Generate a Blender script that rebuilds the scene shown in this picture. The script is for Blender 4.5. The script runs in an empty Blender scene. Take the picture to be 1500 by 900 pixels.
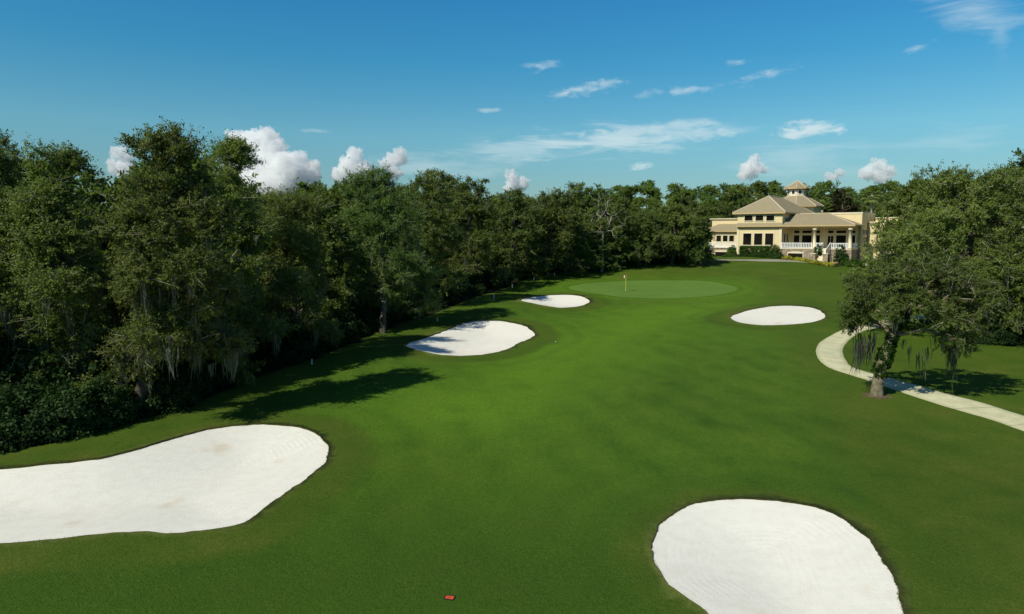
import bpy, math, random
import numpy as np
from mathutils import Vector, Matrix, noise, geometry
R = math.radians
sc = bpy.context.scene
C = sc.collection

# ------------------------------------------------------------------ camera, sky, sun, exposure
HC = 10.0                      # drone height over the near fairway
PITCH = R(6.0)
F = 1013.0                     # focal length in photo pixels (photo 1500 x 900)
cam_d = bpy.data.cameras.new('camera'); cam = bpy.data.objects.new('camera', cam_d); C.objects.link(cam)
cam.location = (0, 0, HC); cam.rotation_euler = (math.pi/2 - PITCH, 0, 0)
cam_d.sensor_width = 36; cam_d.lens = 36*F/1500; cam_d.clip_end = 40000; cam_d.clip_start = 0.5
sc.camera = cam
SUN_EL = R(44); SUN_AZ = math.atan2(-0.75, -0.66)       # bearing of the sun from +Y towards +X
sun_d = bpy.data.lights.new('sun', 'SUN'); sun = bpy.data.objects.new('sun', sun_d); C.objects.link(sun)
sun_d.energy = 4.2; sun_d.angle = R(0.5); sun_d.color = (1.0, 0.955, 0.82)
sdir = Vector((math.sin(SUN_AZ)*math.cos(SUN_EL), math.cos(SUN_AZ)*math.cos(SUN_EL), math.sin(SUN_EL)))
sun.rotation_euler = (-sdir).to_track_quat('-Z', 'Y').to_euler()
sc.view_settings.view_transform = 'Standard'; sc.view_settings.look = 'None'
sc.view_settings.exposure = 0.15; sc.view_settings.gamma = 1.0; sc.view_settings.use_curve_mapping = False
sc.render.engine = 'CYCLES'
cy = sc.cycles
cy.max_bounces = 20; cy.diffuse_bounces = 3; cy.glossy_bounces = 2; cy.transmission_bounces = 3
cy.transparent_max_bounces = 16; cy.caustics_reflective = False; cy.caustics_refractive = False
cy.use_denoising = True; cy.denoiser = 'OPENIMAGEDENOISE'; cy.denoising_input_passes = 'RGB_ALBEDO_NORMAL'; cy.denoising_prefilter = 'ACCURATE'; cy.volume_bounces = 20

class NT:
    """small helper to build node trees"""
    def __init__(s, tree): s.t = tree; s.n = tree.nodes; s.l = tree.links
    def new(s, kind, **kw):
        nd = s.n.new(kind)
        for k, v in kw.items():
            if k.startswith('_'):
                continue
            setattr(nd, k, v)
        return nd
    def link(s, a, b): s.l.new(a, b)
    def _in(s, sock, v):
        if v is None: return
        if isinstance(v, bpy.types.NodeSocket): s.l.new(v, sock)
        else:
            if hasattr(sock.default_value, '__len__') and not hasattr(v, '__len__'): v = (v,)*len(sock.default_value)
            if hasattr(v, '__len__') and len(sock.default_value) == 4 and len(v) == 3: v = (*v, 1)
            sock.default_value = v
    def math(s, op, a, b=None, c=None, clamp=False):
        nd = s.new('ShaderNodeMath', operation=op, use_clamp=clamp)
        s._in(nd.inputs[0], a); s._in(nd.inputs[1], b); s._in(nd.inputs[2], c)
        return nd.outputs[0]
    def mix(s, f, a, b, blend='MIX'):
        nd = s.new('ShaderNodeMix', data_type='RGBA', blend_type=blend)
        s._in(nd.inputs[0], f); s._in(nd.inputs[6], a); s._in(nd.inputs[7], b)
        return nd.outputs[2]
    def noise(s, vec, scale, detail=4, rough=0.55, dist=0.0):
        nd = s.new('ShaderNodeTexNoise')
        if vec is not None: s.link(vec, nd.inputs['Vector'])
        nd.inputs['Scale'].default_value = scale; nd.inputs['Detail'].default_value = detail
        nd.inputs['Roughness'].default_value = rough; nd.inputs['Distortion'].default_value = dist
        return nd.outputs[0]
    def ramp(s, f, stops, interp='LINEAR'):
        nd = s.new('ShaderNodeValToRGB'); s._in(nd.inputs[0], f)
        cr = nd.color_ramp; cr.interpolation = interp
        while len(cr.elements) < len(stops): cr.elements.new(0.5)
        for e, (p, c) in zip(cr.elements, stops):
            e.position = p; e.color = (c, c, c, 1) if not hasattr(c, '__len__') else (*c[:3], 1)
        return nd.outputs[0]
    def maprange(s, v, a, b, c=0.0, d=1.0, smooth=False):
        nd = s.new('ShaderNodeMapRange', interpolation_type='SMOOTHSTEP' if smooth else 'LINEAR')
        s._in(nd.inputs[0], v)
        for i, q in enumerate((a, b, c, d)): s._in(nd.inputs[1+i], q)
        return nd.outputs[0]
    def mapping(s, vec, loc=(0,0,0), rot=(0,0,0), scale=(1,1,1), kind='POINT'):
        nd = s.new('ShaderNodeMapping', vector_type=kind); s.link(vec, nd.inputs[0])
        nd.inputs[1].default_value = loc; nd.inputs[2].default_value = rot; nd.inputs[3].default_value = scale
        return nd.outputs[0]
    def attr(s, name, out='Fac'):
        nd = s.new('ShaderNodeAttribute', attribute_name=name); return nd.outputs[out]
    def coord(s, out='Object'):
        return s.new('ShaderNodeTexCoord').outputs[out]

def srgb(r, g, b):
    return tuple(((c/255)/12.92 if c/255 <= 0.04045 else ((c/255+0.055)/1.055)**2.4) for c in (r, g, b))

# world: physical sky, deepened towards the zenith, with thin high cirrus
SKY_STRENGTH = 0.12
w = bpy.data.worlds.new('World'); sc.world = w; w.use_nodes = True
N = NT(w.node_tree); bg = next(n for n in N.n if n.type == 'BACKGROUND'); bg.inputs[1].default_value = SKY_STRENGTH
sky = N.new('ShaderNodeTexSky', sky_type='NISHITA', sun_disc=False, sun_elevation=SUN_EL, sun_rotation=SUN_AZ % (2*math.pi))
sky.altitude = 100; sky.air_density = 1.0; sky.dust_density = 0.3; sky.ozone_density = 2.5
gen = N.coord('Generated')
sep = N.new('ShaderNodeSeparateXYZ'); N.link(gen, sep.inputs[0])
az = N.math('ARCTAN2', sep.outputs[0], sep.outputs[1]); el = N.math('ARCSINE', sep.outputs[2])
tint = N.ramp(N.maprange(el, 0.0, 0.6), [(0.0, (0.42, 0.52, 0.52)), (0.10, (0.37, 0.52, 0.53)), (0.23, (0.39, 0.70, 0.69)), (0.39, (0.20, 0.68, 0.78)), (0.54, (0.155, 0.66, 0.86)), (0.8, (0.22, 0.42, 0.58)), (1.0, (0.26, 0.38, 0.52))])
skyc = N.mix(1.0, sky.outputs[0], tint, 'MULTIPLY')
comb = N.new('ShaderNodeCombineXYZ'); N.link(az, comb.inputs[0]); N.link(el, comb.inputs[1])
ae = comb.outputs[0]
def px_ae(x, y):
    d = np.array([(x-750)/F, math.cos(PITCH)-(y-450)/F*-0-(0), 0.0])
    fx, fy = (x-750)/F, -(y-450)/F
    v = np.array([fx, math.cos(PITCH)+fy*math.sin(PITCH), -math.sin(PITCH)+fy*math.cos(PITCH)]); v /= np.linalg.norm(v)
    return math.atan2(v[0], v[1]), math.asin(v[2])
fib = N.noise(N.mapping(ae, rot=(0,0,R(-6)), scale=(9, 55, 1)), 1.0, 7, 0.62, 0.6)
puff = N.noise(N.mapping(ae, rot=(0,0,R(-4)), scale=(34, 90, 1)), 1.0, 6, 0.6, 0.3)
def wisp(cx, cy_, hw, hh, tilt, amp, thr, soft, src):
    a0, e0 = px_ae(cx, cy_)
    m = N.mapping(ae, loc=(a0, e0, 0), rot=(0, 0, R(tilt)), scale=(hw/F, hh/F, 1), kind='TEXTURE')
    g = N.new('ShaderNodeTexGradient', gradient_type='SPHERICAL'); N.link(m, g.inputs[0])
    v = N.math('ADD', N.math('MULTIPLY', N.math('SUBTRACT', g.outputs[1], 1.0), 0.42), src)
    return N.math('MULTIPLY', N.math('MULTIPLY', N.maprange(v, thr+.10, thr+.10+soft, 0, 1, True), N.maprange(g.outputs[1], 0, .3, 0, 1, True)), amp)
WISPS = [(880, 207, 250, 34, 3, .72, .06, .34, fib), (930, 197, 170, 20, 4, .6, .06, .35, puff), (760, 219, 130, 20, 2, .45, .04, .36, fib), (1040, 196, 60, 14, 4, .5, .08, .3, puff),
         (860, 131, 95, 14, 8, .66, .10, .42, puff), (990, 134, 80, 10, 3, .55, .10, .42, puff), (1118, 111, 60, 12, 12, .5, .10, .42, puff),
         (792, 96, 60, 18, 5, .4, .2, .35, puff), (1184, 190, 60, 17, 0, .85, .05, .3, puff), (1172, 232, 120, 40, 0, .32, .03, .45, fib),
         (1425, 14, 110, 34, -24, .5, .10, .5, fib), (1466, 48, 18, 44, 8, .3, .05, .5, fib), (1342, 72, 34, 11, 10, .5, .15, .35, puff), (1400, 205, 180, 30, 2, .3, .15, .5, fib),
         (660, 242, 170, 30, 3, .45, .03, .45, fib), (715, 162, 30, 6, 3, .4, .1, .4, puff), (940, 243, 26, 9, 12, .75, .05, .4, puff),
         (1082, 91, 24, 7, 0, .4, .1, .4, puff), (1250, 250, 140, 30, 0, .16, .1, .5, fib), (460, 192, 40, 6, 0, .3, .1, .4, puff)]
acc = None
for wv in WISPS:
    o_ = wisp(*wv); acc = o_ if acc is None else N.math('MAXIMUM', acc, o_)
cl = N.mix(acc, skyc, (4.9, 5.9, 6.2))
N.link(cl, bg.inputs[0])

# ------------------------------------------------------------------ bookkeeping
def tag(o, label=None, cat=None, group=None, kind=None):
    if label: o['label'] = label
    if cat: o['category'] = cat
    if group: o['group'] = group
    if kind: o['kind'] = kind
    return o
def empty(name, loc=(0,0,0), rz=0.0):
    o = bpy.data.objects.new(name, None); C.objects.link(o); o.location = loc; o.rotation_euler = (0, 0, rz); o.empty_display_size = .3
    return o
def link(name, me, parent=None, mats=()):
    o = bpy.data.objects.new(name, me); C.objects.link(o)
    for m in mats: me.materials.append(m)
    if parent: o.parent = parent
    return o
def np_mesh(name, V, faces_flat, sizes, smooth=False, attrs=None, matidx=None):
    me = bpy.data.meshes.new(name)
    V = np.asarray(V, np.float32); faces_flat = np.asarray(faces_flat, np.int32); sizes = np.asarray(sizes, np.int32)
    me.vertices.add(len(V)); me.vertices.foreach_set('co', V.ravel())
    me.loops.add(len(faces_flat)); me.loops.foreach_set('vertex_index', faces_flat)
    me.polygons.add(len(sizes))
    st = np.concatenate([[0], np.cumsum(sizes)[:-1]]).astype(np.int32)
    me.polygons.foreach_set('loop_start', st)
    if smooth: me.polygons.foreach_set('use_smooth', np.ones(len(sizes), bool))
    if matidx is not None: me.polygons.foreach_set('material_index', np.asarray(matidx, np.int32))
    me.update(calc_edges=True)
    for k, (dom, arr) in (attrs or {}).items():
        a = me.attributes.new(k, 'FLOAT', dom); a.data.foreach_set('value', np.asarray(arr, np.float32))
    return me
class MB:
    """collects simple solids into one mesh"""
    def __init__(s): s.V = []; s.F = []
    def add(s, vs, fs):
        b = len(s.V); s.V += [tuple(v) for v in vs]; s.F += [tuple(i+b for i in f) for f in fs]; return s
    def box(s, x0, x1, y0, y1, z0, z1):
        vs = [(x, y, z) for z in (z0, z1) for y in (y0, y1) for x in (x0, x1)]
        return s.add(vs, [(0,2,3,1), (4,5,7,6), (0,1,5,4), (1,3,7,5), (3,2,6,7), (2,0,4,6)])
    def prism(s, poly, z0, z1):
        n = len(poly)
        z0s = z0 if hasattr(z0, '__len__') else [z0]*n; z1s = z1 if hasattr(z1, '__len__') else [z1]*n
        vs = [(p[0], p[1], z0s[i]) for i, p in enumerate(poly)] + [(p[0], p[1], z1s[i]) for i, p in enumerate(poly)]
        fs = [tuple(range(n-1, -1, -1)), tuple(range(n, 2*n))] + [(i, (i+1) % n, n+(i+1) % n, n+i) for i in range(n)]
        return s.add(vs, fs)
    def tube(s, pts, rad, n=8, cap=True):
        pts = [Vector(p) for p in pts]; rad = rad if hasattr(rad, '__len__') else [rad]*len(pts)
        b = []
        for i, p in enumerate(pts):
            d = (pts[min(i+1, len(pts)-1)] - pts[max(i-1, 0)]).normalized()
            a = d.orthogonal().normalized() if abs(d.z) < .9 else Vector((1, 0, 0)); a = (a - d*a.dot(d)).normalized(); c = d.cross(a)
            b += [p + (a*math.cos(t) + c*math.sin(t))*rad[i] for t in [2*math.pi*k/n for k in range(n)]]
        fs = [(i*n+k, i*n+(k+1) % n, (i+1)*n+(k+1) % n, (i+1)*n+k) for i in range(len(pts)-1) for k in range(n)]
        if cap: fs += [tuple(range(n-1, -1, -1)), tuple((len(pts)-1)*n+k for k in range(n))]
        return s.add(b, fs)
    def build(s, name, mat, parent=None, smooth=False):
        me = bpy.data.meshes.new(name); me.from_pydata(s.V, [], s.F); me.update()
        if smooth: me.polygons.foreach_set('use_smooth', [True]*len(me.polygons))
        return link(name, me, parent, [mat])

# ------------------------------------------------------------------ materials
def mat(name):
    m = bpy.data.materials.new(name); m.use_nodes = True
    t = NT(m.node_tree); b = next(n for n in t.n if n.type == 'BSDF_PRINCIPLED')
    return m, t, b
def plain(name, col, rough=.6, spec=.3, var=.12, scale=3.0, bump=0.0, bscale=40, metal=0.0):
    m, t, b = mat(name); co = t.coord()
    n = t.noise(co, scale, 5)
    lo = tuple(c*(1-var) for c in col); hi = tuple(min(1, c*(1+var)) for c in col)
    t.link(t.ramp(n, [(.3, lo), (.7, hi)]), b.inputs['Base Color'])
    b.inputs['Roughness'].default_value = rough; b.inputs['Specular IOR Level'].default_value = spec; b.inputs['Metallic'].default_value = metal
    if bump:
        bp = t.new('ShaderNodeBump'); bp.inputs[0].default_value = bump; bp.inputs[1].default_value = .02
        t.link(t.noise(co, bscale, 4), bp.inputs['Height']); t.link(bp.outputs[0], b.inputs['Normal'])
    return m
def leaf_mat(name, dark, mid, light, transl=.38, rough=.55, objvar=.22):
    """foliage: leaf-to-leaf and clump-to-clump colour variety kept in the mesh attribute 'tint'"""
    m, t, b = mat(name)
    tn = t.attr('tint')
    oi = t.new('ShaderNodeObjectInfo')
    col = t.ramp(tn, [(0.0, dark), (0.5, mid), (1.0, light)])
    hs = t.new('ShaderNodeHueSaturation')
    t.link(t.maprange(oi.outputs['Random'], 0, 1, 0.5-.018*objvar*4, 0.5+.008*objvar*4), hs.inputs[0])
    t.link(t.maprange(t.math('FRACT', t.math('MULTIPLY', oi.outputs['Random'], 7.31)), 0, 1, 1.0-objvar*1.2, 1.0+objvar*1.3), hs.inputs[2]); hs.inputs[1].default_value = 1.0
    t.link(col, hs.inputs[4])
    t.link(hs.outputs[0], b.inputs['Base Color']); b.inputs['Roughness'].default_value = rough; b.inputs['Specular IOR Level'].default_value = .12
    tr = t.new('ShaderNodeBsdfTranslucent')
    br = t.mix(1.0, hs.outputs[0], (1.25, 1.35, .7), 'MULTIPLY'); t.link(br, tr.inputs[0])
    ms = t.new('ShaderNodeMixShader'); ms.inputs[0].default_value = transl
    t.link(b.outputs[0], ms.inputs[1]); t.link(tr.outputs[0], ms.inputs[2])
    out = next(n for n in t.n if n.type == 'OUTPUT_MATERIAL'); t.link(ms.outputs[0], out.inputs[0])
    return m
M = {}
M['oak'] = leaf_mat('oak_leaves', (.050, .080, .014), (.110, .160, .028), (.188, .236, .056))
M['oak_olive'] = leaf_mat('olive_oak_leaves', (.060, .092, .016), (.126, .176, .032), (.215, .262, .072))
M['oak_green'] = leaf_mat('green_oak_leaves', (.042, .074, .015), (.094, .152, .029), (.170, .228, .056))
M['pine'] = leaf_mat('pine_needles', (.054, .106, .016), (.128, .208, .028), (.205, .285, .052))
M['shrub'] = leaf_mat('shrub_leaves', (.020, .050, .010), (.040, .092, .018), (.075, .150, .030), transl=.32)
M['understory'] = leaf_mat('shaded_understory_leaves', (.010, .026, .007), (.022, .050, .012), (.045, .092, .022), transl=.22)  # darker copy of the shrub leaves, canopy shade put into the colour
M['hedge'] = leaf_mat('hedge_leaves', (.032, .075, .012), (.062, .130, .020), (.105, .190, .034))
M['yellow'] = leaf_mat('yellow_green_leaves', (.26, .27, .028), (.44, .44, .05), (.60, .57, .09))
M['magnolia'] = leaf_mat('magnolia_leaves', (.018, .026, .010), (.034, .042, .014), (.10, .055, .025))
M['palm'] = leaf_mat('palm_fronds', (.08, .12, .028), (.16, .22, .055), (.26, .31, .10))
M['ivy'] = leaf_mat('ivy_leaves', (.012, .032, .006), (.030, .075, .010), (.060, .125, .018))
M['moss'] = leaf_mat('spanish_moss', (.07, .078, .055), (.115, .125, .09), (.18, .19, .14), transl=.35, objvar=.12)
M['bark'] = plain('oak_bark', (.085, .074, .056), .9, .1, .45, 2.5, .6, 14)
M['twig'] = plain('grey_lichened_twigs', (.27, .255, .20), .9, .1, .3, 2)
M['bark_pale'] = plain('pale_weathered_wood', (.30, .28, .23), .9, .1, .25, 3, .4, 14)
M['bark_lit'] = plain('sunlit_oak_bark', (.17, .145, .095), .9, .1, .5, 3.5, .7, 14)  # paler oak bark for the path oak, sunlight put into its colour
M['bark_palm'] = plain('palm_trunk', (.32, .29, .24), .9, .1, .25, 4, .4, 10)
M['stucco'] = plain('cream_stucco', (.71, .585, .325), .85, .2, .05, .6, .15, 60)
M['trim'] = plain('pale_cream_trim', (.72, .63, .43), .7, .3, .04, 2)
M['white'] = plain('white_paint', (.80, .80, .77), .5, .4, .04, 3)
M['fascia'] = plain('tan_fascia', (.50, .36, .17), .7, .3, .08, 3)
M['soffit'] = plain('brown_soffit', (.15, .11, .065), .8, .2, .1, 3)
M['mulch'] = plain('dark_mulch', (.06, .035, .022), .95, .1, .4, 3, .8, 12)
M['straw'] = plain('pine_straw', (.12, .09, .05), .95, .1, .45, 4, .8, 14)
M['orange'] = plain('orange_plastic', (.62, .085, .028), .6, .3, .18, 14)
M['black'] = plain('black_plastic', (.02, .02, .02), .6, .3, .2, 12)
M['flagwhite'] = plain('flag_cloth', (.78, .72, .66), .8, .1, .05, 6)
M['flagred'] = plain('maroon_cloth', (.20, .02, .03), .8, .1, .1, 6)
M['yellowpole'] = plain('yellow_flagstick_paint', (.62, .60, .12), .4, .4, .05, 5)
M['redwood'] = plain('red_brown_wood', (.16, .045, .025), .6, .3, .2, 8)
M['pink'] = plain('pink_petals', (.75, .35, .38), .7, .2, .15, 9)
def glass_mat():
    m, t, b = mat('dark_window_glass')
    n = t.noise(t.coord(), .35, 3)
    t.link(t.ramp(n, [(.35, (.006, .006, .005)), (.7, (.022, .019, .014))]), b.inputs['Base Color'])
    b.inputs['Roughness'].default_value = .12; b.inputs['Specular IOR Level'].default_value = .22
    return m
M['glass'] = glass_mat()
def roof_mat():
    m, t, b = mat('tan_roof_tiles'); co = t.coord()
    sp = t.new('ShaderNodeSeparateXYZ'); t.link(co, sp.inputs[0])
    courses = t.math('FRACT', t.math('MULTIPLY', sp.outputs[2], 5.2))
    n1 = t.noise(co, .55, 5); n2 = t.noise(t.mapping(co, scale=(3.2, 3.2, 5.2)), 1.6, 3)
    base = t.ramp(n2, [(.3, (.225, .188, .112)), (.55, (.310, .260, .158)), (.8, (.395, .338, .212))])
    base = t.mix(t.maprange(n1, .35, .75, 0, .45), base, (.275, .238, .158))
    base = t.mix(t.maprange(courses, 0.0, .16, .24, 0), base, (.11, .085, .06))
    t.link(base, b.inputs['Base Color']); b.inputs['Roughness'].default_value = .85; b.inputs['Specular IOR Level'].default_value = .2
    bp = t.new('ShaderNodeBump'); bp.inputs[0].default_value = .4; bp.inputs[1].default_value = .05
    t.link(courses, bp.inputs['Height']); t.link(bp.outputs[0], b.inputs['Normal'])
    return m
M['roof'] = roof_mat()
M['hip'] = plain('pale_hip_tiles', (.50, .41, .29), .85, .2, .12, 6)
def stone_mat():
    m, t, b = mat('ledge_stone'); co = t.coord()
    br = t.new('ShaderNodeTexVoronoi', feature='F1'); t.link(t.mapping(co, scale=(1.6, 1.6, 4.5)), br.inputs[0]); br.inputs['Scale'].default_value = 1.9
    ed = t.new('ShaderNodeTexVoronoi', feature='DISTANCE_TO_EDGE'); t.link(t.mapping(co, scale=(1.6, 1.6, 4.5)), ed.inputs[0]); ed.inputs['Scale'].default_value = 1.9
    sp = t.new('ShaderNodeSeparateColor'); t.link(br.outputs['Color'], sp.inputs[0])
    c = t.ramp(sp.outputs[0], [(0, (.15, .115, .075)), (.4, (.31, .24, .155)), (.7, (.44, .36, .25)), (1, (.25, .22, .18))])
    c = t.mix(t.maprange(ed.outputs[0], 0, .07, .8, 0), c, (.10, .085, .065))
    t.link(c, b.inputs['Base Color']); b.inputs['Roughness'].default_value = .9
    return m
M['stone'] = stone_mat()
def grass_mat(green=False):
    m, t, b = mat('putting_green_turf' if green else 'mown_turf')
    co = t.coord()
    n_big = t.noise(co, .055, 5, .6, .5); n_mid = t.noise(co, .35, 5, .6); n_fine = t.noise(co, 5.5, 5, .7); n_pix = t.noise(co, 22, 3, .7)
    if green:
        base = t.ramp(n_mid, [(.3, (.092, .180, .028)), (.7, (.118, .206, .034))])
        st = t.new('ShaderNodeTexWave', wave_type='BANDS', bands_direction='X'); t.link(t.mapping(co, rot=(0, 0, R(25))), st.inputs[0]); st.inputs['Scale'].default_value = .28; st.inputs['Distortion'].default_value = .3
        base = t.mix(t.math('MULTIPLY', st.outputs[1], .12), base, (.135, .228, .05))
        base = t.mix(t.maprange(n_pix, .3, .7, 0, .25), base, (.09, .15, .04))
    else:
        n_mot = t.noise(t.mapping(co, rot=(0, 0, R(20)), scale=(1, .45, 1)), .95, 5, .65, .4)
        fair = t.ramp(t.math('ADD', t.math('MULTIPLY', n_mid, .5), t.math('MULTIPLY', n_mot, .5)), [(.32, (.036, .092, .007)), (.5, (.066, .142, .010)), (.66, (.106, .186, .014))])
        fair = t.mix(t.maprange(n_big, .45, .66, 0, .7, True), fair, (.088, .184, .011)); fair = t.mix(t.maprange(n_big, .46, .30, 0, .65, True), fair, (.044, .100, .008))
        st = t.new('ShaderNodeTexWave', wave_type='BANDS', bands_direction='X'); t.link(t.mapping(co, rot=(0, 0, R(-19))), st.inputs[0])
        st.inputs['Scale'].default_value = .11; st.inputs['Distortion'].default_value = 1.6; st.inputs['Detail'].default_value = 2; st.inputs['Detail Scale'].default_value = .4
        fair = t.mix(t.math('MULTIPLY', st.outputs[1], .38), fair, (.098, .188, .014))
        fair = t.mix(t.math('MULTIPLY', t.attr('vignette'), t.maprange(n_mid, .3, .7, .6, 1)), fair, (.036, .086, .008))  # vignette darkening mixed into the fairway colour
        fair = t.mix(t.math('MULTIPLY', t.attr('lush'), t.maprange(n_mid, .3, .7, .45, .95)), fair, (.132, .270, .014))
        rough = t.ramp(n_mid, [(.25, (.048, .086, .009)), (.5, (.074, .116, .012)), (.78, (.126, .146, .022))])
        rm = t.math('ADD', t.attr('rough'), t.math('MULTIPLY', t.math('SUBTRACT', n_mid, .5), .9), clamp=True)
        ring = t.attr('ring'); band = t.math('SINE', t.math('ADD', t.math('MULTIPLY', ring, 3.0), t.math('MULTIPLY', n_mid, 5.0)))
        fair = t.mix(t.math('MULTIPLY', t.maprange(ring, 7, 3, 0, .26), t.maprange(band, -.5, .9, 0, 1, True)), fair, (.040, .098, .008))   # mower passes following the bunkers
        base = t.mix(t.math('MULTIPLY', rm, .95), fair, rough)
        base = t.mix(t.maprange(n_fine, .30, .72, .42, 0), base, (.022, .052, .007))          # blade-scale texture of the turf
        base = t.mix(t.maprange(n_pix, .50, .72, 0, .5), base, (.125, .165, .038)); base = t.mix(t.maprange(n_pix, .48, .30, 0, .55), base, (.022, .045, .007))
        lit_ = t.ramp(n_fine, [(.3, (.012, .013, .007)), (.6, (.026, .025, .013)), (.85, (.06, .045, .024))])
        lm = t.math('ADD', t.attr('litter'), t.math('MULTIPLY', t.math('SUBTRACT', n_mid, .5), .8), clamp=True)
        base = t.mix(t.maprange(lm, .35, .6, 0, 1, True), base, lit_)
        dry = t.math('MULTIPLY', t.attr('dry'), t.maprange(n_fine, .35, .65, .1, 1))
        base = t.mix(dry, base, (.17, .125, .062))
    t.link(base, b.inputs['Base Color']); b.inputs['Roughness'].default_value = .8; b.inputs['Specular IOR Level'].default_value = .05
    bp = t.new('ShaderNodeBump'); bp.inputs[0].default_value = .35 if green else .9; bp.inputs[1].default_value = .03
    hh = t.math('ADD', n_pix, t.math('MULTIPLY', n_fine, 1.5)); t.link(hh, bp.inputs['Height']); t.link(bp.outputs[0], b.inputs['Normal'])
    return m
M['turf'] = grass_mat(); M['green'] = grass_mat(True)
def sand_mat():
    m, t, b = mat('white_bunker_sand'); co = t.coord()
    e = t.attr('edge'); n = t.noise(co, .35, 5, .6); n2 = t.noise(co, 2.2, 5, .65); n3 = t.noise(co, 18, 4, .7)
    col = t.ramp(n2, [(.3, (.685, .67, .59)), (.55, (.735, .72, .64)), (.8, (.77, .755, .68))])
    st = t.noise(co, .42, 3, .5)
    col = t.mix(t.maprange(st, .60, .74, 0, .55, True), col, (.60, .51, .36))
    col = t.mix(t.maprange(n3, .58, .78, 0, .5), col, (.46, .44, .37))
    t.link(col, b.inputs['Base Color']); b.inputs['Roughness'].default_value = .95; b.inputs['Specular IOR Level'].default_value = .1
    ph = t.math('ADD', t.math('MULTIPLY', e, 26.0), t.math('MULTIPLY', n, 13.0))
    rake = t.math('MULTIPLY', t.math('SINE', ph), t.maprange(t.noise(co, .5, 3), .42, .68, 0, .55))
    h = t.math('ADD', t.math('MULTIPLY', rake, .38), t.math('MULTIPLY', n3, 1.3)); h = t.math('ADD', h, t.math('MULTIPLY', n2, .6))
    bp = t.new('ShaderNodeBump'); bp.inputs[0].default_value = .42; bp.inputs[1].default_value = .03
    t.link(h, bp.inputs['Height']); t.link(bp.outputs[0], b.inputs['Normal'])
    return m
M['sand'] = sand_mat()
def path_mat(name, c0, c1, joints):
    m, t, b = mat(name); co = t.coord()
    n = t.noise(co, 1.1, 6, .65); n2 = t.noise(co, 14, 4, .7)
    col = t.ramp(n, [(.28, c0), (.72, c1)])
    col = t.mix(t.maprange(n2, .55, .75, 0, .35), col, tuple(c*.55 for c in c0))
    if joints:
        e = t.math('FRACT', t.math('DIVIDE', t.attr('along'), joints))
        col = t.mix(t.maprange(e, 0, .03, .8, 0), col, (.09, .085, .06))
    side = t.attr('side')
    col = t.mix(t.math('MULTIPLY', t.maprange(side, .62, 1.0, 0, .75), t.maprange(n, .35, .6, .15, 1)), col, (.19, .20, .08))
    t.link(col, b.inputs['Base Color']); b.inputs['Roughness'].default_value = .9; b.inputs['Specular IOR Level'].default_value = .15
    return m
M['path'] = path_mat('concrete_cart_path', (.45, .435, .265), (.66, .645, .42), 3.0)
M['path2'] = path_mat('grey_walk', (.24, .22, .19), (.36, .33, .28), 0)

# ------------------------------------------------------------------ terrain height and pixel-to-place helpers
PY = np.array([-200, 0, 15, 40, 55, 75, 91, 105, 115, 125, 131, 160, 260, 10000.]); PZ = HC - np.array([9.8, 9.75, 9.7, 9.25, 8.95, 8.3, 7.55, 6.85, 5.85, 4.75, 4.42, 4.3, 4.3, 4.3])
_ys = np.linspace(-200, 600, 1601); _zs = np.interp(_ys, PY, PZ)
_k = np.hanning(19); _k /= _k.sum(); _zs = np.convolve(np.pad(_zs, 9, mode='edge'), _k, mode='valid')
def gz(x, y):
    x = np.asarray(x, float); y = np.asarray(y, float)
    z = np.interp(y, _ys, _zs)
    fade = np.clip((170-y)/40, 0, 1)*np.clip((80-np.abs(x))/30, 0, 1)
    u = .16*np.sin(x*.21+y*.06+.6)*np.sin(y*.13+1.1) + .10*np.sin(x*.42-y*.17+2)*np.sin(y*.27)
    sl = -np.clip((-x-10)/30, 0, 1)*.25                      # the wooded side lies a little lower
    right = -np.clip((x-52)/25, 0, 1)*np.clip((y-90)/30, 0, 1)*.9
    return z + fade*(u+sl) + right
def ray(px, py):
    fx, fy = (px-750)/F, -(py-450)/F
    return np.array([fx, math.cos(PITCH)+fy*math.sin(PITCH), -math.sin(PITCH)+fy*math.cos(PITCH)])
def on_ground(px, py):
    d = ray(px, py); t = 5.0
    if d[2] >= -1e-3: d[2] = -1e-3
    prev = t
    while t < 600:
        p = d*t
        if HC + p[2] <= gz(p[0], p[1]): break
        prev = t; t += .5
    a, b = prev, t
    for _ in range(24):
        m_ = (a+b)/2; p = d*m_
        if HC + p[2] <= gz(p[0], p[1]): b = m_
        else: a = m_
    p = d*b; return (float(p[0]), float(p[1]), float(gz(p[0], p[1])))
def at_depth(px, Y):                 # ground place seen in column px at the forward distance Y
    x = (px-750)/F*Y*1.0; return (x, Y, float(gz(x, Y)))
def height_at(py, Y):                # world height seen at row py at forward distance Y
    d = ray(750, py); return HC + d[2]/d[1]*Y

# ------------------------------------------------------------------ course outlines
def spline(pts, step, closed=True, jit=0.0, seed=0):
    P = np.array(pts, float); n = len(P); out = []
    rng = n if closed else n-1
    for i in range(rng):
        p0, p1, p2, p3 = [P[(i+k) % n] if closed else P[min(max(i+k, 0), n-1)] for k in (-1, 0, 1, 2)]
        m = max(2, int(np.linalg.norm(p2-p1)/step))
        for j in range(m):
            t = j/m
            out.append(.5*((2*p1)+(-p0+p2)*t+(2*p0-5*p1+4*p2-p3)*t*t+(-p0+3*p1-3*p2+p3)*t**3))
    if not closed: out.append(P[-1])
    out = np.array(out)
    if jit:
        for i, p in enumerate(out):
            v = noise.noise_vector(Vector((p[0]*1.3, p[1]*1.3, seed))); v2 = noise.noise_vector(Vector((p[0]*5, p[1]*5, seed+9)))
            out[i] += np.array([v[0]+.5*v2[0], v[1]+.5*v2[1]])*jit
    return out
def outline(px, step, jit, seed):
    return spline([on_ground(*p)[:2] for p in px], step, True, jit, seed)
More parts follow.
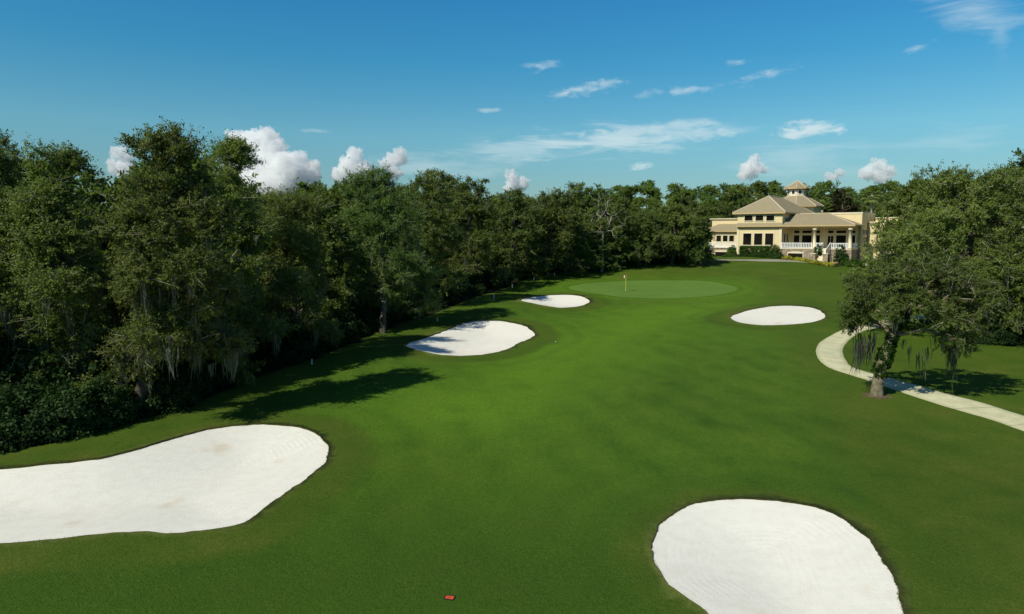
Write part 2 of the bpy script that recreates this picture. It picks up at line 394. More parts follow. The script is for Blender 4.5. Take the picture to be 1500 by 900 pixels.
B_PX = [
 [(0,689),(60,683),(120,677),(155,672),(200,660),(250,645),(300,631.5),(350,625),(400,623.5),(440,628),(465,638),(478,652),(481,664),(476,680),(460,696),(435,715),(400,738),(378,757),(355,770),(320,778),(280,783),(245,784.5),(215,782.5),(190,783),(140,787),(80,794),(0,801),(-90,803),(-170,780),(-190,745),(-150,715),(-70,697)],
 [(594,507),(604,501.5),(620,497),(640,489.5),(662,481),(680,474.5),(700,471),(725,470.5),(750,473.5),(770,479),(782,488),(783,492),(776,498),(762,504),(748,511),(735,516),(715,520),(690,523),(665,523),(640,521),(615,516),(600,511)],
 [(762,441),(775,436.5),(800,433.7),(825,432.5),(845,433.5),(858,437),(864,442.5),(856,448),(840,451),(820,452),(800,449.5),(780,445.5)],
 [(1070,467),(1075,462),(1090,457),(1110,452.5),(1130,449.5),(1150,448.5),(1175,449.5),(1195,453),(1207,460),(1209,465),(1200,471),(1180,475),(1155,477),(1125,478),(1100,476.5),(1080,473)],
 [(954,808),(956,795),(963,780),(970,768),(983,757),(1000,746.5),(1020,739.5),(1050,734.5),(1080,733),(1110,734),(1140,737),(1170,741),(1195,746),(1215,753),(1235,763),(1255,778),(1270,791),(1285,812),(1298,833),(1312,858),(1318,880),(1322,900),(1322,950),(1280,1000),(1180,1005),(1090,950),(1032,900),(1005,880),(975,855),(960,832)]]
B_LABEL = ['big white sand bunker cut off by the left edge, beside the dark woods', 'white sand bunker with tree shadow on its left tip, beside the shaded tree line',
           'small flat white bunker just short left of the putting green', 'oval white bunker right of the green near the curving cart path', 'round white sand bunker in the near right, closest to the camera']
bunkers = [outline(p, s, j, i) for i, (p, s, j) in enumerate(zip(B_PX, (.22, .35, .4, .4, .16), (.10, .13, .13, .11, .085)))]
G_PX = [(833,422),(850,417),(880,413.8),(916,411.8),(965,411),(1016,411.3),(1055,415),(1080,422),(1068,428.5),(1045,433),(1005,436),(966,437.2),(930,436.2),(900,434),(865,429)]
green_poly = outline(G_PX, .6, .1, 20)
def dist_poly(P, poly, closed=True):
    A = poly; Bq = np.roll(poly, -1, 0) if closed else poly[1:]; A = A if closed else poly[:-1]
    out = np.full(len(P), 1e9)
    for s in range(0, len(P), 4000):
        q = P[s:s+4000][:, None, :]; ab = (Bq-A)[None]; ap = q-A[None]
        t = np.clip((ap*ab).sum(2)/np.maximum((ab*ab).sum(2), 1e-9), 0, 1)
        out[s:s+4000] = np.sqrt((((ap-ab*t[..., None])**2).sum(2)).min(1))
    return out
def inside(P, poly):
    r = np.zeros(len(P), bool); x, y = P[:, 0], P[:, 1]; n = len(poly)
    for i in range(n):
        x0, y0 = poly[i]; x1, y1 = poly[(i+1) % n]
        if y0 == y1: continue
        c = ((y0 > y) != (y1 > y)) & (x < (x1-x0)*(y-y0)/(y1-y0)+x0); r ^= c
    return r
# wood edge (where mown turf gives way to leaf litter), as ground places
WOOD_PX = [(-260,690),(-60,672),(0,663),(90,645),(180,622),(260,600),(330,572),(400,545),(470,520),(540,492),(600,470),(660,450),(715,430),(765,411),(820,399),(880,391),(950,387.5),(1030,383)]
wood_edge = [on_ground(*p)[:2] for p in WOOD_PX]
wood_poly = np.array(wood_edge + [(60, 135), (120, 420), (-400, 420), (-400, 10)])
rng = np.random.default_rng(5)
def build_ground():
    pts = []
    for y0, y1, x0, x1, st in ((7, 34, -30, 34, .42), (34, 70, -42, 48, .7), (70, 140, -46, 84, 1.1)):
        gx, gy = np.meshgrid(np.arange(x0, x1, st), np.arange(y0, y1, st)); q = np.stack([gx.ravel(), gy.ravel()], 1)
        pts.append(q + rng.uniform(-.2, .2, q.shape)*st)
    for r in np.geomspace(150, 14000, 26):
        a = np.linspace(0, 2*np.pi, 64, endpoint=False); pts.append(np.stack([r*np.cos(a), r*np.sin(a)], 1))
    gx, gy = np.meshgrid(np.arange(-140, 150, 9), np.arange(-60, 150, 9)); q = np.stack([gx.ravel(), gy.ravel()], 1)
    pts.append(q[~((q[:, 0] > -47) & (q[:, 0] < 85) & (q[:, 1] > 6) & (q[:, 1] < 141))])
    P = np.concatenate(pts); keep = np.ones(len(P), bool)
    polys = bunkers + [green_poly]
    for pl in polys:
        lo, hi = pl.min(0)-1, pl.max(0)+1; m_ = ((P > lo) & (P < hi)).all(1); idx = np.where(m_)[0]
        keep[idx[dist_poly(P[idx], pl) < .14]] = False
    P = P[keep]
    allp = [Vector(p) for p in P]; edges = []
    for pl in polys:
        b = len(allp); n = len(pl); allp += [Vector(p) for p in pl]; edges += [(b+i, b+(i+1) % n) for i in range(n)]
    vs, es, fs, *_ = geometry.delaunay_2d_cdt(allp, edges, [], 0, 1e-5)
    V2 = np.array([(v[0], v[1]) for v in vs]); T = np.array([f for f in fs if len(f) == 3])
    cen = V2[T].mean(1); reg = np.zeros(len(T), int)
    for i, pl in enumerate(polys): reg[inside(cen, pl)] = i+1
    return V2, T, reg, polys
V2, T, reg, polys = build_ground()
Z = gz(V2[:, 0], V2[:, 1])
near = (np.abs(V2[:, 0]) < 120) & (V2[:, 1] > 0) & (V2[:, 1] < 150)
rough = np.zeros(len(V2)); dry = np.zeros(len(V2)); litter = np.zeros(len(V2))
ni = np.where(near)[0]
for pl, wd in zip(bunkers, (2.2, 2.6, 2.8, 3.0, 1.3)):
    d = dist_poly(V2[ni], pl); rough[ni] = np.maximum(rough[ni], np.clip((wd-d)/.7, 0, .85)); dry[ni] = np.maximum(dry[ni], np.clip(1-d/.28, 0, 1)*.55)
    Z[ni] += np.exp(-(d/2.0)**2)*.10                                    # bunkers are framed by a slight turf swell
dg = dist_poly(V2[ni], green_poly); rough[ni] = np.where(dg < 2.0, .1, rough[ni]); rough[ni] = np.maximum(rough[ni], np.exp(-((dg-4.5)/2.6)**2)*.4)
dw = dist_poly(V2[ni], np.array(wood_edge), False); inw = inside(V2[ni], wood_poly)
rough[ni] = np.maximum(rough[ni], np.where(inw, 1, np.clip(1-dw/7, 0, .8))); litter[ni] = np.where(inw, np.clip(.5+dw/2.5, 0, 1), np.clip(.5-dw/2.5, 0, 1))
rough[ni] = np.maximum(rough[ni], np.clip((V2[ni, 1]-100)/14, 0, .75))
rough[ni] = np.maximum(rough[ni], np.clip((V2[ni, 0]-V2[ni, 1]*.30-4)/4, 0, .8))
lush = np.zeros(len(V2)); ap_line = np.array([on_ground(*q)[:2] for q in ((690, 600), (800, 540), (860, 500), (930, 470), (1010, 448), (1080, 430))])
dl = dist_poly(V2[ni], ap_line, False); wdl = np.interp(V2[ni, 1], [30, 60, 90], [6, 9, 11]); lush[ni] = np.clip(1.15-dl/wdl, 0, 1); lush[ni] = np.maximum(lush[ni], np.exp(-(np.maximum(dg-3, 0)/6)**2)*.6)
ring = np.full(len(V2), 50.0); ring[ni] = np.min([dist_poly(V2[ni], pl) for pl in bunkers]+[dg+1.2], axis=0)
vignette = np.zeros(len(V2)); vignette[ni] = np.clip((28-V2[ni, 1]+.10*np.abs(V2[ni, 0]-1))/9, 0, 1)*.95  # lens vignette painted into the turf, darker near the camera and outwards
rough[~near] = 1; litter[~near] = 1
hs_ = (V2[:, 0] > 30) & (V2[:, 1] < 155) & (V2[:, 1] > 100); litter[hs_] = np.where(V2[hs_, 0] < 36, np.minimum(litter[hs_], .3), 0)
def submesh(name, sel, zfun, attrs, matn, skirt=None):
    t = T[sel]; used, inv = np.unique(t.ravel(), return_inverse=True)
    V = np.column_stack([V2[used], zfun(used)]); F_ = inv.reshape(-1, 3)
    a, b, c = V[F_[:, 0], :2], V[F_[:, 1], :2], V[F_[:, 2], :2]
    flip = ((b-a)[:, 0]*(c-a)[:, 1]-(b-a)[:, 1]*(c-a)[:, 0]) < 0; F_[flip] = F_[flip][:, ::-1]
    flat = F_.ravel(); sizes = np.full(len(F_), 3); at = {k: ('POINT', v[used]) for k, v in attrs.items()}
    if skirt is not None:
        b0 = len(V); extra = []; q = []; look = {tuple(np.round(p, 4)): i for i, p in enumerate(V[:, :2])}; idxs = []
        for pl in skirt:
            ids = [look.get(tuple(np.round(p, 4))) for p in pl]
            for i, k in enumerate(ids):
                k2 = ids[(i+1) % len(ids)]
                if k is None or k2 is None: continue
                e = b0+len(extra); extra += [V[k]-(0, 0, .3), V[k2]-(0, 0, .3)]; idxs += [k, k2]; q += [k, k2, e+1, e]
        if extra:
            V = np.vstack([V, np.array(extra)]); flat = np.concatenate([flat, q]); sizes = np.concatenate([sizes, np.full(len(q)//4, 4)])
            at = {k: (dm, np.concatenate([arr, arr[idxs]*0+ (0.7 if k == 'dry' else 0.5)])) for k, (dm, arr) in at.items()}
    me = np_mesh(name, V, flat, sizes, True, at)
    return link(name, me, None, [M[matn]])
tag(submesh('ground', reg == 0, lambda u: Z[u], {'rough': rough, 'dry': dry, 'litter': litter, 'lush': lush, 'vignette': vignette, 'ring': ring}, 'turf', bunkers), kind='structure')
tag(submesh('putting_green', reg == 6, lambda u: Z[u]+.004, {'rough': rough}, 'green'), kind='structure')
for i, pl in enumerate(bunkers):
    d = np.zeros(len(V2)); lo, hi = pl.min(0)-2, pl.max(0)+2; m_ = np.where(((V2 > lo) & (V2 < hi)).all(1))[0]
    d[m_] = dist_poly(V2[m_], pl); lip = (.08, .09, .08, .08, .055)[i]
    zf = lambda u, d=d, lip=lip: Z[u]-lip-np.minimum(.30, .085*d[u])
    tag(submesh('sand_bunker', reg == i+1, zf, {'edge': d}, 'sand'), B_LABEL[i], 'bunker', 'sand bunkers around the hole')

def strip(name, left, right, matn, dz=.03, step=.6):
    """a surface between two edges given as ground places"""
    L = spline(left, step, False); n = len(L); Rr = spline(right, step, False)
    idx = np.linspace(0, len(Rr)-1, n); Rr = np.stack([np.interp(idx, np.arange(len(Rr)), Rr[:, k]) for k in (0, 1)], 1)
    for q, sd in ((L, 3), (Rr, 7)):
        for i in range(n): q[i] += np.array(noise.noise_vector(Vector((q[i][0]*1.5, q[i][1]*1.5, sd))))[:2]*.06
    ws = [0, .08, .3, .5, .7, .92, 1]; V = []; al = []; sd = []
    ctr = (L+Rr)/2; s = np.concatenate([[0], np.cumsum(np.linalg.norm(np.diff(ctr, axis=0), axis=1))])
    for i in range(n):
        for k, w_ in enumerate(ws):
            p = L[i]*(1-w_)+Rr[i]*w_; V.append((p[0], p[1], float(gz(*p))+dz-(.06 if w_ in (0, 1) else 0))); al.append(s[i]); sd.append(abs(w_-.5)*2)
    m_ = len(ws); fs = []
    for i in range(n-1):
        for k in range(m_-1): fs += [i*m_+k, i*m_+k+1, (i+1)*m_+k+1, (i+1)*m_+k]
    me = np_mesh(name, V, fs, np.full(len(fs)//4, 4), True, {'along': ('POINT', al), 'side': ('POINT', sd)})
    return tag(link(name, me, None, [M[matn]]), kind='structure')
g2 = lambda *p: on_ground(*p)[:2]
lo_px = [(2250,850),(1900,757),(1620,672),(1500,633),(1450,615.5),(1396,600),(1334,580.5),(1290,565),(1241,548.5),(1211,538),(1196,524),(1194,511),(1203,499),(1231,484),(1270,474),(1330,462),(1420,452)]
hi_px = [(2250,806),(1900,723),(1620,643),(1500,608.5),(1438,589),(1388,577),(1345,564.5),(1300,553),(1252,539),(1241,528),(1236.5,519),(1237,509),(1248,496),(1265,486),(1290,480),(1340,470),(1425,460)]
strip('cart_path', [g2(*p) for p in lo_px], [g2(*p) for p in hi_px], 'path')
strip('front_walk', [g2(*p) for p in [(1040,381.8),(1090,382.2),(1132,383.6),(1190,386.2),(1244,389),(1300,391),(1420,398)]], [g2(*p) for p in [(1042,380.6),(1090,380.4),(1132,380.2),(1190,382.2),(1244,384.6),(1300,387.5),(1420,393)]], 'path2')
strip('woodland_path', [g2(*p) for p in [(560,440),(610,431),(650,425),(700,416),(740,406)]], [g2(*p) for p in [(560,434),(610,425),(650,418),(700,411),(740,402)]], 'path')

# ------------------------------------------------------------------ foliage and trees
def unit(n, g):
    v = g.normal(size=(n, 3)); return v/np.linalg.norm(v, axis=1, keepdims=True)
def leaves(name, cen, rad, per, size, asp, g, flat=.65, spread=.5, tint=None, droop=0.0, outward=.35, twig=0):
    """leaf-sized four-sided faces scattered through clumps; returns a mesh"""
    cen = np.asarray(cen, float); n = len(cen); rad = np.broadcast_to(np.asarray(rad, float), (n,)); per = np.broadcast_to(np.asarray(per, int), (n,))
    ix = np.repeat(np.arange(n), per); N_ = len(ix)
    if twig:                                                     # leaves strung along small twigs that fan out of each clump
        K = np.maximum(5, per//twig); off = np.concatenate([[0], np.cumsum(K)[:-1]]); nt = int(K.sum()); td = unit(nt, g)
        co_ = cen-cen.mean(0); co_ /= np.maximum(np.linalg.norm(co_, axis=1, keepdims=True), 1e-6); tc = np.repeat(np.arange(n), K)
        td = td+co_[tc]*.75+np.array([0, 0, .18]); td /= np.linalg.norm(td, axis=1, keepdims=True); tl = g.uniform(.55, 1.55, nt)
        ti = off[ix]+(g.random(N_)*K[ix]).astype(int); dr = td[ti]; r = g.random(N_)**.7; lw_ = tl[ti]*r
        P = cen[ix]+dr*(rad[ix]*lw_)[:, None]*np.array([1, 1, .5+.5*flat])+g.normal(size=(N_, 3))*(.15*rad[ix]*(1.1-.7*r))[:, None]
    else:
        dr = unit(N_, g); r = g.random(N_)**spread
        P = cen[ix]+dr*(rad[ix]*r)[:, None]*np.array([1, 1, flat])
    P[:, 2] -= droop*r*rad[ix]
    ax = unit(N_, g)*(1-outward)+dr*outward; ax[:, 2] -= .15; ax /= np.linalg.norm(ax, axis=1, keepdims=True)
    cc = cen.mean(0); od = P-cc; od /= np.maximum(np.linalg.norm(od, axis=1, keepdims=True), 1e-6)
    nn = unit(N_, g)*.8+np.array([0, 0, .45])+dr*.7+od*.6; si = np.cross(ax, nn); si /= np.maximum(np.linalg.norm(si, axis=1, keepdims=True), 1e-6)
    L = size*(.65+.7*g.random(N_)); W = L*asp
    a = ax*L[:, None]*.5; s = si*W[:, None]*.5
    V = np.empty((N_, 4, 3)); V[:, 0] = P-a; V[:, 1] = P+s+a*.15; V[:, 2] = P+a; V[:, 3] = P-s+a*.15
    ct = g.random(n) if tint is None else tint
    tt = np.clip(ct[ix]*.6+g.random(N_)*.5-.05, 0, 1)
    V = V.reshape(-1, 3); mi = None
    if twig:                                                     # the bare wood of those twigs, a second material on the crown
        c0 = cen[tc]; c1 = c0+td*(rad[tc]*tl*.92)[:, None]*np.array([1, 1, .5+.5*flat]); sw = np.cross(td, unit(nt, g)); sw /= np.maximum(np.linalg.norm(sw, axis=1, keepdims=True), 1e-6); sw = sw*(size*.085)
        TV = np.stack([c0-sw*1.5, c0+sw*1.5, c1+sw*.5, c1-sw*.5], 1).reshape(-1, 3); V = np.concatenate([V, TV]); mi = np.concatenate([np.zeros(N_, int), np.ones(nt, int)]); tt = np.concatenate([tt, g.random(nt)]); N_ += nt
    return np_mesh(name, V, np.arange(N_*4), np.full(N_, 4), False, {'tint': ('FACE', tt)}, mi)
def skeleton(trunk, tips, g, seg=1.1, up=.35, wob=.18):
    """joins every clump to the trunk by bending branches; returns nodes, parents, weights"""
    P = [np.array(p, float) for p in trunk]; par = [-1]+list(range(len(trunk)-1)); plen = [0.0]
    for i in range(1, len(P)): plen.append(plen[-1]+np.linalg.norm(P[i]-P[i-1]))
    base_len = plen[-1]; start = max(1, len(trunk)//3)
    order = np.argsort(np.linalg.norm(tips-P[-1], axis=1)); tipid = []
    for k in order:
        c = tips[k]; A = np.array(P[start:]); d = np.linalg.norm(A-c, axis=1)
        cost = d+.22*np.array(plen[start:])+np.maximum(0, A[:, 2]-c[2])*.8
        j = int(np.argmin(cost))+start; d = np.linalg.norm(P[j]-c); m_ = max(1, int(round(d/seg))); p0 = P[j]; last = j
        for q in range(1, m_+1):
            t = q/m_; p = p0*(1-t)+c*t; p = p+np.array([0, 0, up*d*.25*math.sin(math.pi*t)*(1 if c[2] > p0[2]-.5 else -.2)])
            if q < m_: p = p+g.normal(size=3)*wob*min(1, d*.3)
            P.append(p); par.append(last); plen.append(plen[last]+d/m_); last = len(P)-1
        tipid.append(last)
    w_ = np.zeros(len(P)); w_[tipid] = 1
    for i in range(len(P)-1, 0, -1): w_[par[i]] += w_[i]
    return np.array(P), par, np.maximum(w_, .6)
def branch_mesh(name, P, par, wt, r0, ntr, pw=.5, rmin=.012, flare=1.35):
    rad = np.maximum(rmin, r0*(wt/wt[0])**pw)
    V = []; fl = []; sz = []
    for i in range(1, len(P)):
        j = par[i]; a, b = P[j], P[i]; d = b-a; L = np.linalg.norm(d)
        if L < 1e-5: continue
        d = d/L; ra, rb = rad[j] if j < ntr and i < ntr else min(rad[j], rad[i]*1.35), rad[i]
        if j == 0: ra *= flare
        n = 10 if rad[i] > .12 else (6 if rad[i] > .035 else 3)
        u = np.cross(d, [0, 1, .1]); u /= np.linalg.norm(u); v = np.cross(d, u); t = np.arange(n)*2*np.pi/n
        ring = np.cos(t)[:, None]*u+np.sin(t)[:, None]*v
        if rad[i] > .12: ring = ring*(1+.10*np.sin(t*3+i)[:, None])
        b0 = len(V); V += list(a+ring*ra)+list(b+d*rb*.3+ring*rb)
        for k in range(n): fl += [b0+k, b0+(k+1) % n, b0+n+(k+1) % n, b0+n+k]; sz.append(4)
    return np_mesh(name, V, fl, sz, True)
def moss_mesh(name, anchors, lens, g, strands=8, width=.035, spread=.16):
    V = []; tt = []; F_ = 0
    for a, L0 in zip(anchors, lens):
        t0 = g.random()
        for s in range(strands):
            L = L0*(.45+.6*g.random()); p = a+np.array([g.normal()*spread, g.normal()*spread, g.normal()*.08]); ang = g.random()*np.pi; dv = np.array([math.cos(ang), math.sin(ang), 0])*width*(.6+.8*g.random())
            pts = [p]; sway = g.normal(size=3)*.10*L*np.array([1, 1, 0]); mid = np.array([a[0], a[1], 0])-np.array([p[0], p[1], 0])
            for k in (1, 2, 3): pts.append(p+np.array([0, 0, -L*k/3])+sway*(k/3)**2+mid*.6*(k/3)+g.normal(size=3)*.025)
            ws = [.8, 1.0, .7, .08]
            for k in range(3):
                V += [pts[k]-dv*ws[k], pts[k]+dv*ws[k], pts[k+1]+dv*ws[k+1], pts[k+1]-dv*ws[k+1]]; tt.append(np.clip(t0*.6+g.random()*.4, 0, 1))
    n = len(tt); return np_mesh(name, np.array(V), np.arange(n*4), np.full(n, 4), False, {'tint': ('FACE', tt)})
def lobes_oak(g, H, rx, base, n):
    """crown as uneven lobes from skirt to top: (centre, radii)"""
    h_ = H-base
    out = [((0, 0, base+h_*.52), (rx*.60, rx*.60, h_*.46))]
    for t in range(3):                                           # three uneven tiers of boughs
        hz = (.16, .42, .66)[t]; qq = (.66, .62, .42)[t]; m_ = max(3, int(n*(.45, .45, .35)[t]))
        for i in range(m_):
            a = 2*np.pi*(i/m_)+g.uniform(-.5, .5)+t; q = g.uniform(.75, 1.12)*qq*rx; s = g.uniform(.24, .40)*rx
            out.append(((math.cos(a)*q, math.sin(a)*q, base+h_*(hz+g.uniform(-.10, .10))), (s, s, s*g.uniform(.55, .85))))
    for i in range(max(2, n//2)):
        a = g.uniform(0, 6.28); q = g.uniform(.05, .45)*rx; s = g.uniform(.16, .28)*rx
        out.append(((math.cos(a)*q, math.sin(a)*q, H-s*g.uniform(.55, 1.0)), (s, s, s*.9)))
    return out
def sample_lobes(g, lobes, n, shell=.45):
    vol = np.array([l[1][0]*l[1][1]*l[1][2] for l in lobes])**.75; vol /= vol.sum(); k = g.choice(len(lobes), n, p=vol)
    c = np.array([l[0] for l in lobes])[k]; r = np.array([l[1] for l in lobes])[k]
    return c+unit(n, g)*r*(shell+(1-shell)*g.random(n)[:, None]**.6)
def make_tree(name, seed, H, rx, base, ncl, per, lsize, crad, leafm, barkm='bark', r0=.28, lean=(0, 0), nlobe=8, moss=0, mlen=(.6, 1.8), asp=.5, lobes=None, flat=.6, up=.35, loc=(0, 0, 0), shell=.45, spread=.5, forkf=.45, zscale=1.0, mspread=.16, mstr=9, twig=24):
    g = np.random.default_rng(seed); root = empty(name, loc)
    lb = lobes(g) if lobes else lobes_oak(g, H, rx, base, nlobe)
    tips = sample_lobes(g, lb, ncl, shell); tips[:, :2] += np.array(lean); tips[:, 2] = np.maximum(tips[:, 2], base*.55)
    fork = max(base*.95, H*forkf*.6); nt = 7
    trunk = [np.array([lean[0]*(t**2)*.45+g.normal()*.06*H*.06*(0 < t < 1), lean[1]*(t**2)*.45+g.normal()*.06*H*.06*(0 < t < 1), fork*t-(.25 if t == 0 else 0)]) for t in np.linspace(0, 1, nt)]
    for k in range(1, 4): trunk.append(trunk[nt-1]+np.array([lean[0]*.45*k/3+g.normal()*.15, lean[1]*.45*k/3+g.normal()*.15, (H*.80-fork)*k/3.4]))
    P, par, wt = skeleton(trunk, tips, g, up=up)
    link('trunk', branch_mesh('trunk', P, par, wt, r0, len(trunk)), root, [M[barkm]])
    cr = crad*(.65+.7*g.random(ncl)); pr = np.maximum(4, per*(.5+g.random(ncl))).astype(int)
    link('crown', leaves('crown', tips, cr, pr, lsize, asp, g, flat=flat, spread=spread, twig=twig), root, [M[leafm], M['twig']])
    if moss:
        low = np.where(tips[:, 2] < base+(H-base)*.62)[0]; k = g.choice(low, min(moss, len(low)), replace=False)
        an = tips[k]+g.normal(size=(len(k), 3))*crad*.35; an[:, 2] -= crad*.15
        ln = np.minimum(g.uniform(*mlen, len(k)), np.maximum(.3, an[:, 2]-.6))
        link('spanish_moss', moss_mesh('spanish_moss', an, ln, g, strands=mstr, spread=mspread), root, [M['moss']])['kind'] = 'stuff'
    return root
def copy_tree(o, loc, rz, s, parent=None):
    c = o.copy(); C.objects.link(c); c.location = loc; c.rotation_euler = (0, 0, rz); c.scale = s if hasattr(s, '__len__') else (s, s, s)
    for ch in list(o.children):
        d = ch.copy(); C.objects.link(d); d.parent = c
    for k in ('label', 'category', 'group'):
        if k in c: del c[k]
    return c
def frac_lean(v): return v

# --- the front of the left woods, one by one: trunk foot (px), crown centre column, top row, half width (px)
def placed(name, foot, ccol, top, hw, seed, label, leafm='oak', group=None, base=.25, ncl=300, per=300, lsize=.125, crad=.85, moss=40, r0=.3, cat='tree', depth=None, bark='bark', mlen=(.6, 2.0), **kw):
    hw *= 1.2; p = on_ground(*foot) if depth is None else at_depth(foot[0], depth)
    Y = p[1]; H = height_at(top, Y)-p[2]; rx = hw/F*Y; lean = ((ccol-foot[0])/F*Y, kw.pop('leany', 0))
    t = make_tree(name, seed, H, rx, H*base, ncl, per, lsize, crad, leafm, bark, r0, lean, moss=moss, mlen=mlen, loc=p, **kw)
    return tag(t, label, cat, group)
placed('live_oak', (130,604), 100, 230, 72, 11, 'live oak with leaning trunk and hanging moss near the left edge of the woods', 'oak_olive', base=.04, moss=90, ncl=360)
placed('live_oak', (207,606), 278, 203, 86, 64, 'tallest feathery live oak with pale mossy trunk standing behind the big left bunker', 'oak_olive', base=.17, moss=120, ncl=470, per=270, crad=.75, leany=-.8, nlobe=11)
placed('live_oak', (22,594), 6, 216, 76, 13, 'live oak with ragged top at the left edge of the photo', 'oak_olive', base=.04, moss=70, ncl=380)
placed('live_oak', (-95,640), -120, 330, 70, 14, 'live oak cut off by the left edge of the photo', base=.12, moss=30, per=200, ncl=300)
placed('live_oak', (355,553), 345, 214, 60, 15, 'mossy live oak with pale forked trunk just right of the tallest oak', base=.18, moss=90, ncl=340)
placed('live_oak', (440,523), 425, 292, 70, 16, 'low dark oak filling the dip in the left tree line', 'oak_olive', base=.06, moss=50, ncl=320)
placed('live_oak', (561,488), 550, 252, 88, 17, 'broad green oak with thick leaning trunk behind the bunker with the shadowed tip', 'oak_green', base=.05, moss=50, ncl=560, per=270, r0=.27, lsize=.13, leany=3.4)
placed('live_oak', (624,450), 622, 256, 58, 18, 'rounded olive oak right of the broad green oak', 'oak_olive', base=.14, moss=25, ncl=380, per=230, lsize=.16, r0=.22)
placed('live_oak', (682,428), 690, 268, 54, 19, 'dark oak with dense crown above the white stakes', 'oak', base=.10, moss=15, ncl=340, per=200, lsize=.18)
placed('live_oak', (742,412), 756, 284, 52, 20, 'deep green oak behind the small bunker by the green', 'oak_green', base=.06, moss=0, ncl=320, per=190, lsize=.20)
placed('live_oak', (800,405), 808, 283, 44, 21, 'dark rounded oak at the shaded corner left of the green', 'oak', base=.04, moss=0, ncl=300, per=180, lsize=.20)
placed('live_oak', (858,392), 856, 272, 42, 22, 'dark oak directly left of the bare dead tree', 'oak', base=.06, moss=10, ncl=300, per=180, lsize=.20)
# --- wood edge beyond the green
placed('live_oak', (905,386), 902, 303, 40, 23, 'olive oak with low round crown just right of the dead tree', 'oak_olive', base=.2, moss=25, ncl=260, per=220, lsize=.19, depth=117)
placed('live_oak', (945,386), 943, 312, 38, 24, 'small olive oak with exposed pale trunks behind the green', 'oak_olive', base=.24, moss=25, ncl=240, per=210, lsize=.19, depth=119)
placed('live_oak', (985,385), 986, 302, 46, 25, 'wide domed olive oak left of the clubhouse', 'oak_olive', base=.24, moss=30, ncl=320, per=220, lsize=.19, depth=121)
placed('live_oak', (1024,383), 1020, 328, 25, 26, 'dark bushy oak touching the left end of the clubhouse', 'oak_green', base=.08, moss=0, ncl=200, per=120, lsize=.25, depth=120)
# --- right side
RO = placed('live_oak', (1432,478), 1410, 251, 118, 31, 'huge spreading grey-green oak right of the clubhouse', 'oak_olive', base=.10, moss=60, ncl=700, per=230, lsize=.16, crad=.95, r0=.5, depth=62, nlobe=11)
placed('live_oak', (1325,450), 1326, 292, 62, 32, 'rounded oak half hiding the right end of the clubhouse', 'oak_olive', base=.06, moss=20, ncl=340, per=150, lsize=.2, depth=68)
placed('live_oak', (1500,462), 1505, 226, 78, 33, 'yellowish tall oak rising at the right edge of the photo', 'oak_green', base=.08, moss=15, ncl=360, per=150, lsize=.22, depth=74)
placed('live_oak', (1580,500), 1570, 240, 90, 34, 'oak standing mostly outside the right edge of the photo', 'oak', base=.18, moss=20, ncl=280, per=130, lsize=.2, depth=62)
placed('live_oak', (1490,462), 1488, 330, 66, 35, 'low mossy oak under the huge spreading oak at the right', 'oak', base=.12, moss=40, ncl=280, per=140, lsize=.18, depth=57)

